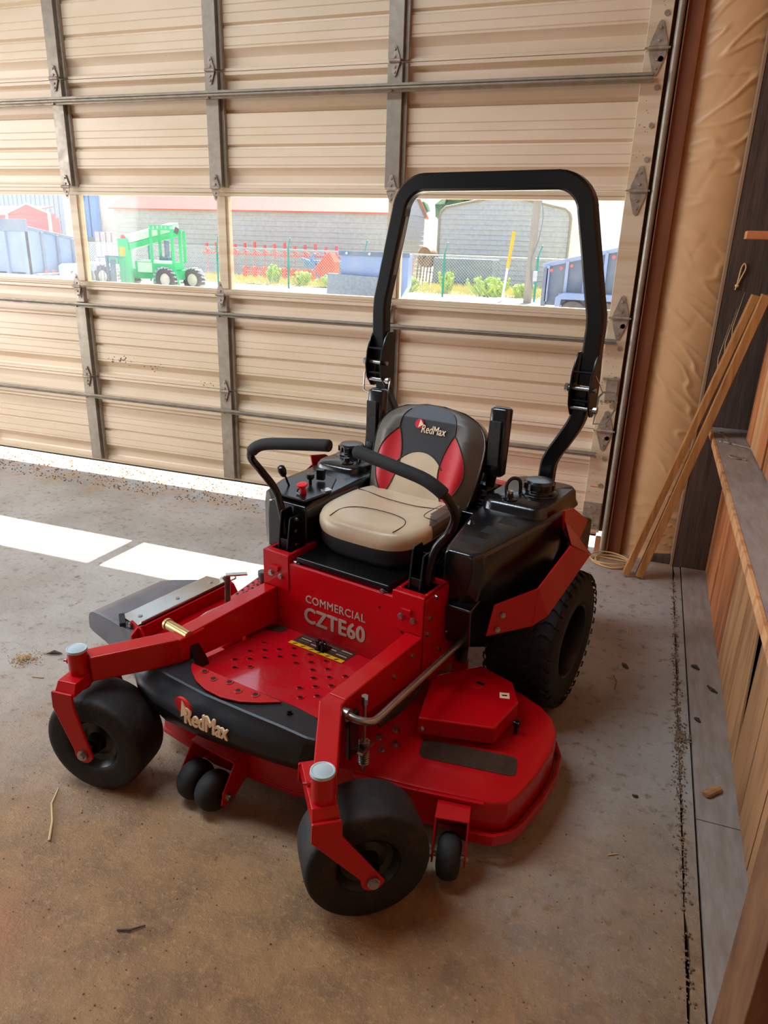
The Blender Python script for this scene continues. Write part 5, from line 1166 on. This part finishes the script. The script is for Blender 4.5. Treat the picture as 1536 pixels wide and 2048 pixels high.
# --- rear wheels
def rear_wheel(s):
    r_, w = .250, .235; c = Vector((s * (.611 - w / 2 + .002), .117, r_))
    prof = [(.128, -.47), (.14, -.50), (.19, -.52), (.222, -.50), (.238, -.46), (.2435, -.40), (.2445, -.2), (.2445, .2), (.2435, .40), (.238, .46), (.222, .50), (.19, .52), (.14, .50), (.128, .47)]
    t = Pt(G().lathe([(a, b * w) for a, b in prof], c, (1, 0, 0), 64, True), 'rear_tyre', M_rubber, smooth=50)
    g = G(); n = 34
    for k in range(n):
        a0 = 2 * PI * k / n
        for row, (xa, xb, sk, ph) in enumerate(((-.47, -.22, .35, 0), (-.19, .0, -.35, .5), (.02, .20, .35, 0), (.23, .47, -.35, .5))):
            pts = []
            for t_ in range(4):
                f = t_ / 3; x = (xa + (xb - xa) * f) * w; a = a0 + (ph + sk * math.sin(f * PI)) * 2 * PI / n
                rr_ = .2520 if abs(x) < .44 * w else .248; pts.append((x, a, rr_))
            dw = .27 * 2 * PI / n
            vs = []
            for x, a, R0 in pts:
                for da, rad in ((-dw, .2425), (dw, .2425), (dw * .85, R0), (-dw * .85, R0)): vs.append((c.x + x, c.y + rad * math.cos(a + da), c.z + rad * math.sin(a + da)))
            fs = [(0, 3, 2, 1), (12, 13, 14, 15)]
            for q in range(3): b = q * 4; fs += [(b, b + 1, b + 5, b + 4), (b + 1, b + 2, b + 6, b + 5), (b + 2, b + 3, b + 7, b + 6), (b + 3, b, b + 4, b + 7)]
            g.add(vs, fs)
    for k in range(n * 1):
        a = 2 * PI * (k + .5) / n
        for sd in (-1, 1):
            g.add([(c.x + sd * w * xx, c.y + rad * math.cos(a + da), c.z + rad * math.sin(a + da)) for xx, rad in ((.46, .243), (.500, .236), (.512, .226)) for da in (-.045, .045)] + [(c.x + sd * w * (xx + .012), c.y + rad * math.cos(a + da), c.z + rad * math.sin(a + da)) for xx, rad in ((.47, .249), (.505, .240), (.512, .226)) for da in (-.038, .038)],
                  [(6, 7, 9, 8), (8, 9, 11, 10), (0, 2, 8, 6), (1, 7, 9, 3), (2, 4, 10, 8), (3, 9, 11, 5)])
    Pt(g, 'tyre_tread', M_rubber, t, smooth=0)
    g = G(); g.lathe([(.136, .505), (.130, .49), (.126, .44), (.122, .30), (.119, .02), (.108, -.04), (.06, -.08), (.048, .02), (.042, .06), (.0, .07)] if s > 0 else [(.134, -.50), (.131, -.47), (.126, -.40), (.118, -.15), (.06, -.06), (0, -.2)], (0, 0, 0), (1, 0, 0), 40, cap=False)
    g.v = [(a * w + c.x, b + c.y, d + c.z) for a, b, d in g.v]
    rm = Pt(g, 'wheel_rim', M_rim, t, smooth=40)
    g = G()
    for k in range(5): a = 2 * PI * k / 5; g.cyl((c.x + s * .02, c.y + .04 * math.cos(a), c.z + .04 * math.sin(a)), (c.x + s * .035, c.y + .04 * math.cos(a), c.z + .04 * math.sin(a)), .009, 6)
    Pt(g, 'lug_nut', M_rim, t)
rear_wheel(1); rear_wheel(-1)

# --- cutting deck
ol = [(.29, -.824), (.50, -.768), (.688, -.706), (.722, -.680), (.735, -.63), (.745, -.52), (.742, -.40), (.722, -.315), (.690, -.262), (.64, -.222), (.56, -.190), (.43, -.165), (.30, -.155), (.10, -.150), (-.30, -.150), (-.50, -.165), (-.60, -.20), (-.635, -.26), (-.640, -.66), (-.60, -.72), (-.45, -.80), (-.36, -.90), (-.12, -.918), (.16, -.885)]
def scaled(k, z, cx=.05, cy=-.5, dx=0): return [((x - cx) * k + cx + dx, (y - cy) * k + cy, z) for x, y in ol]
dk = Pt(G().loft([scaled(1.012, .066), scaled(1.012, .080), scaled(1.002, .081), scaled(1.0, .170), scaled(.992, .178), scaled(.97, .181), scaled(.3, .182)]), 'deck_shell', M_red, bevel=.002)
g = G(); tp = scaled(1.024, 0); lip = [(x, y) for x, y, z in tp][3:12]
g.tube([(x, y, .078) for x, y in [(.60, -.760), (.705, -.725)] + lip[0:7]], .010, rect=(.012, .034), up=(0, 0, 1)); Pt(g, 'skid_rim', M_red, dk, bevel=.002)
bc = [(.392, -.598), (.598, -.512), (.604, -.350), (.545, -.262), (.42, -.232), (.318, -.38)]
bcv = Pt(G().prism(bc, 'z', .2, .2585), 'belt_cover', M_red, dk, bevel=.006, seg=3)
g = G(); bolt(g, (.405, -.592, .222), (-.3, -1, 0), .007); Pt(g, 'bolt', M_steel, bcv)
g = G(); g.cyl((.612, -.40, .215), (.632, -.40, .215), .010, 12); g.box(.618, .628, -.41, -.39, .185, .225); Pt(g, 'cover_latch', M_black, bcv, bevel=.002)
g = G(); g.lathe([(.0, .001), (.022, .001), (.024, 0)], (.455, -.345, .2585), (0, 0, 1), 24); g.cur = 1; g.box(.452, .478, -.338, -.326, .2588, .2598); Pt(g, 'access_hole', [M_red, M_black], bcv)
g = G(); g.add([(.548, -.368, .2590), (.575, -.355, .2590), (.562, -.328, .2590), (.535, -.341, .2590)] + [(.548, -.368, .2596), (.575, -.355, .2596), (.562, -.328, .2596), (.535, -.341, .2596)], [(0, 1, 2, 3), (7, 6, 5, 4), (0, 4, 5, 1), (1, 5, 6, 2), (2, 6, 7, 3), (3, 7, 4, 0)]); Pt(g, 'small_label', M_letter, bcv)
g = G(); g.obox((.555, -.348, .2600), (.016, .006, .0006), (0, 0, .44)); Pt(g, 'label_mark', M_black, bcv)
def rrq(c, ux, uy, w, h, r, z0, z1, name, m, par):
    g = G(); pts = [(c[0] + ux[0] * a + uy[0] * b, c[1] + ux[1] * a + uy[1] * b) for a, b in rr(w, h, r, 5)]; g.prism(pts, 'z', z0, z1); return g.build(name, m, par)
ux = Vector((.928, .372)).normalized(); uy = Vector((-ux.y, ux.x))
dl = G(); pts = []
cn = [Vector(p) for p in ((.405, -.585), (.672, -.500), (.700, -.580), (.436, -.664))]
for i in range(4):
    a, b, c_ = cn[i - 1], cn[i], cn[(i + 1) % 4]; r0 = .022
    p1 = b + (a - b).normalized() * r0; p2 = b + (c_ - b).normalized() * r0
    for k in range(5): t = k / 4; pts.append(((1 - t) ** 2 * p1 + 2 * t * (1 - t) * b + t * t * p2)[:])
Pt(G().prism([(a, b) for a, b in pts], 'z', .1822, .1828), 'deck_decal', M_decal, dk)
g = G()
for x, y in ((.32, -.60), (.355, -.66), (.335, -.70), (.30, -.66)): bolt(g, (x, y, .182), (0, 0, 1), .008, .014)
Pt(g, 'bolt', M_steel, dk)
g = G()
for k in range(4): x = -.2 + .22 * k
for p0, p1 in (((.32, -.822), (.50, -.773)), ((.50, -.773), (.67, -.716))): g.bar((p0[0], p0[1], .172), (p1[0], p1[1], .172), .012, .012)
Pt(g, 'front_fold', M_red, dk, bevel=.003)
# deck hanger: springs, links and the long lift rod on the left side
g = G(); g.cyl((.338, -.80, .405), (.338, -.80, .17), .006, 8); g.box(.318, .358, -.835, -.775, .262, .27)
for k in range(11): g.lathe([(.013, -.0022), (.0165, 0), (.013, .0022)], (.338, -.80, .21 + k * .007), (0, .1, 1), 14)
g.cyl((.338, -.80, .40), (.338, -.80, .425), .010, 6); Pt(g, 'front_hanger', M_steel)
g = G(); g.box(.326, .340, -.87, -.825, .26, .40); Pt(g, 'hanger_bracket', M_black, bevel=.004)
g = G(); g.tube(smooth_path([(.33, -.872, .405), (.36, -.868, .40), (.388, -.852, .396), (.396, -.82, .392), (.392, -.70, .388), (.388, -.50, .383), (.384, -.34, .378), (.383, -.30, .377)], 6), .0105, 12); g.cyl((.320, -.872, .405), (.338, -.872, .405), .018, 14); Pt(g, 'lift_rod', M_steel)
g = G(); g.cyl((.384, -.305, .377), (.383, -.255, .376), .0165, 12); g.cyl((.36, -.262, .376), (.41, -.262, .376), .008, 8); g.box(.350, .358, -.30, -.22, .30, .43); Pt(g, 'rod_clevis', M_black, bevel=.003)
g = G(); g.cyl((.352, -.235, .43), (.352, -.235, .19), .0065, 8); g.cyl((.352, -.235, .42), (.352, -.235, .455), .012, 12)
for k in range(8): g.lathe([(.014, -.0022), (.018, 0), (.014, .0022)], (.352, -.235, .255 + k * .007), (0, .1, 1), 14)
g.tube(smooth_path([(.33, -.33, .40), (.355, -.32, .415), (.385, -.30, .405), (.383, -.275, .39)], 5), .0045, 8); Pt(g, 'rear_hanger', M_steel)
g = G(); g.box(.325, .36, -.26, -.20, .18, .25); g.prism([(.30, .36), (.345, .43), (.345, .36)], 'y', -.2, -.16) ; Pt(g, 'rear_bracket', M_red, bevel=.003)
g = G()
for k in range(3): g.tube(smooth_path([(.28, -.30 - .02 * k, .30), (.335, -.45, .31 - .01 * k), (.345, -.60, .30 - .012 * k), (.335, -.72, .28)], 5), .0065, 7)
Pt(g, 'brake_hose', M_hose)
# anti-scalp wheels
def scalp(c, axd, r_, w, name='anti_scalp_wheel'):
    ax = Vector(axd).normalized(); g = G(); g.lathe([(.010, -.5 * w), (r_ * .55, -.52 * w), (r_ * .85, -.42 * w), (r_ * .97, -.22 * w), (r_, 0), (r_ * .97, .22 * w), (r_ * .85, .42 * w), (r_ * .55, .52 * w), (.010, .5 * w)], c, ax, 36, True); return Pt(g, name, M_rubber, smooth=60)
w1 = scalp((-.122, -.995, .062), (1, -.05, 0), .060, .062); w2 = scalp((-.045, -.998, .062), (1, -.05, 0), .060, .062)
g = G(); 
for x in (-.168, .002): g.prism([(-.905, .16), (-.96, .155), (-1.01, .085), (-1.02, .045), (-.985, .035), (-.905, .085)], 'x', x, x + .005)
g.prism([(-.905, .165), (-.965, .160), (-.965, .155), (-.905, .16)], 'x', -.168, .007)
bk = Pt(g, 'scalp_bracket', M_red, bevel=.0015); g = G(); g.cyl((-.175, -.995, .062), (.014, -.995, .062), .007, 10); bolt(g, (.007, -.995, .062), (1, 0, 0), .010, .012); Pt(g, 'axle_bolt', M_steel, bk)
ax3 = Vector((.93, .37, 0)).normalized(); c3 = Vector((.628, -.822, .062)); w3 = scalp(c3, ax3, .060, .060)
fw3 = Vector((ax3.y, -ax3.x, 0)); g = G()
for sd in (-1, 1):
    b0 = c3 + ax3 * sd * .040; pr = [(-.105, .165), (-.02, .160), (.018, .10), (.020, .05), (-.005, .038), (-.105, .090)]
    vs = []
    for k in (0, .005): vs += [(b0 + ax3 * k * sd + fw3 * f) [:2] + (z,) if False else ((b0 + ax3 * k * sd + fw3 * f).x, (b0 + ax3 * k * sd + fw3 * f).y, z) for f, z in pr]
    n = len(pr); g.add(vs, [list(range(n)), [i + n for i in range(n)][::-1]] + [(i, (i + 1) % n, (i + 1) % n + n, i + n) for i in range(n)])
vs = [((c3 + ax3 * a + fw3 * f).x, (c3 + ax3 * a + fw3 * f).y, z) for a in (-.045, .045) for f, z in ((-.105, .165), (-.02, .162), (-.02, .157), (-.105, .158))]
g.add(vs, [(0, 1, 2, 3), (7, 6, 5, 4), (0, 4, 5, 1), (1, 5, 6, 2), (2, 6, 7, 3), (3, 7, 4, 0)])
bk = Pt(g, 'scalp_bracket', M_red, bevel=.0015); g = G(); g.cyl(c3 - ax3 * .06, c3 + ax3 * .052, .007, 10); g.cyl(c3 + ax3 * .046, c3 + ax3 * .052, .012, 12); g.cyl(c3 - ax3 * .062, c3 - ax3 * .046, .011, 6); Pt(g, 'axle_bolt', M_steel, bk)
# right side of the deck: hinge bar, rubber chute, lever and peg
g = G(); g.box(-.735, -.64, -.70, -.20, .155, .165); g.box(-.745, -.735, -.70, -.20, .155, .215); g.prism([(-.72, .155), (-.72, .205), (-.69, .225), (-.66, .22), (-.60, .17)], 'x', -.74, -.73)
for y in (-.685, -.215): g.prism([(-.745, .16), (-.79, .215), (-.77, .24), (-.72, .22), (-.68, .16)], 'y', y - .004, y + .004)
hg = Pt(g, 'chute_hinge', M_red, dk, bevel=.0015)
g = G(); bolt(g, (-.775, -.69, .22), (0, -1, 0), .010); bolt(g, (-.775, -.22, .222), (0, -1, 0), .012); g.tube(smooth_path([(-.79, -.20, .225), (-.77, -.17, .23), (-.74, -.18, .225), (-.75, -.21, .22)], 4), .004, 6); Pt(g, 'hinge_bolt', M_steel, hg)
g = G(); top = [(-.745, .205), (-.80, .212), (-.88, .211), (-.96, .206), (-1.01, .198), (-1.034, .184), (-1.046, .160), (-1.048, .115)]
g.strip([(x, -.70 + max(0, -x - .78) * .12, z) for x, z in top], [(x, -.20 - max(0, -x - .77) * .60, z) for x, z in top], .008)
g.loft([[(x, -.70 + max(0, -x - .78) * .12 - d_, z) for x, z in top + [(-1.02, .105), (-.93, .095), (-.84, .075), (-.78, .09)]] for d_ in (.0, .008)])
ch = Pt(g, 'discharge_chute', M_chute, bevel=.002, smooth=60)
g = G(); g.strip([(-.755, -.675, .218), (-.865, -.66, .2175)], [(-.755, -.205, .218), (-.865, -.225, .2175)], .004); g.cyl((-.752, -.66, .222), (-.752, -.225, .222), .006, 10); sp = Pt(g, 'hinge_plate', M_chrome, ch, bevel=.001)
g = G()
for y in (-.62, -.44, -.26): g.lathe([(.010, 0), (.009, .003), (0, .004)], (-.805, y, .217), (-.08, 0, 1), 16)
Pt(g, 'rivet', M_steel, sp)
g = G(); g.bar((-.79, -.71, .225), (-.86, -.66, .222), .022, .016); Pt(g, 'chute_stop', M_rubber, ch, bevel=.003)
g = G(); g.prism([(-.60, .182), (-.55, .36), (-.18, .40), (-.15, .182)], 'x', -.36, -.352) if False else None
g = G(); g.box(-.345, -.322, -.855, -.825, .33, .415); g.prism([(-.36, .405), (-.33, .43), (-.24, .43), (-.24, .40)], 'y', -.850, -.842) if False else None
g = G(); g.loft([[(-.318, -.862, .42), (-.268, -.862, .42), (-.268, -.835, .42), (-.318, -.835, .42)], [(-.305, -.868, .35), (-.232, -.868, .345), (-.232, -.82, .345), (-.305, -.82, .35)], [(-.285, -.862, .325), (-.225, -.862, .322), (-.225, -.82, .322), (-.285, -.82, .325)]]); arm = Pt(g, 'lift_pedal', M_black, bevel=.002)
g = G(); g.cyl((-.365, -.852, .432), (-.262, -.862, .430), .0155, 20); g.cyl((-.372, -.851, .432), (-.362, -.852, .432), .0185, 20); Pt(g, 'pedal_peg', M_brass, arm, bevel=.001)
g = G(); g.tube([(-.345, -.80, .398), (-.40, -.66, .375), (-.425, -.56, .352)], .0065, 8); Pt(g, 'linkage_rod', M_steel)
g = G(); g.bar((-.42, -.545, .30), (-.418, -.540, .464), .020, .006, up=(.5, -.86, 0)); g.bar((-.424, -.543, .4665), (-.372, -.490, .4665), .022, .006); Pt(g, 'height_lever', M_chrome, bevel=.001)
g = G(); g.strip([(-.40, -.52, .345), (-.40, -.30, .375)], [(-.465, -.50, .34), (-.465, -.30, .37)], .004); hp = Pt(g, 'height_plate', M_red)
for k in range(5):
    for j in range(2): y = -.47 + .028 * k; x = -.445 + j * .022; hole((x, y, .351 + (y + .5) * .136), hp, .005, (0, -.13, 1)) if False else Pt(G().lathe([(0, .0), (.006, .0), (.006, .0008), (0, .0008)], (x, y, .3535 + (y + .5) * .136), (0, -.13, 1), 10), 'pin_hole', M_black, hp)
g = G(); g.lathe([(.014, 0), (.019, .030), (.018, .042), (0, .044)], (-.42, -.36, .372), (0, 0, 1), 18); Pt(g, 'grey_knob', M_chute, hp)
g = G(); g.box(-.63, -.42, -.60, -.20, .182, .20); g.prism([(-.56, -.68), (-.40, -.72), (-.38, -.60), (-.54, -.58)], 'z', .182, .215); Pt(g, 'right_belt_cover', M_red, dk, bevel=.005)
g = G(); g.box(-.34, -.322, -.56, -.20, .22, .36); Pt(g, 'side_plate', M_red, bevel=.002)
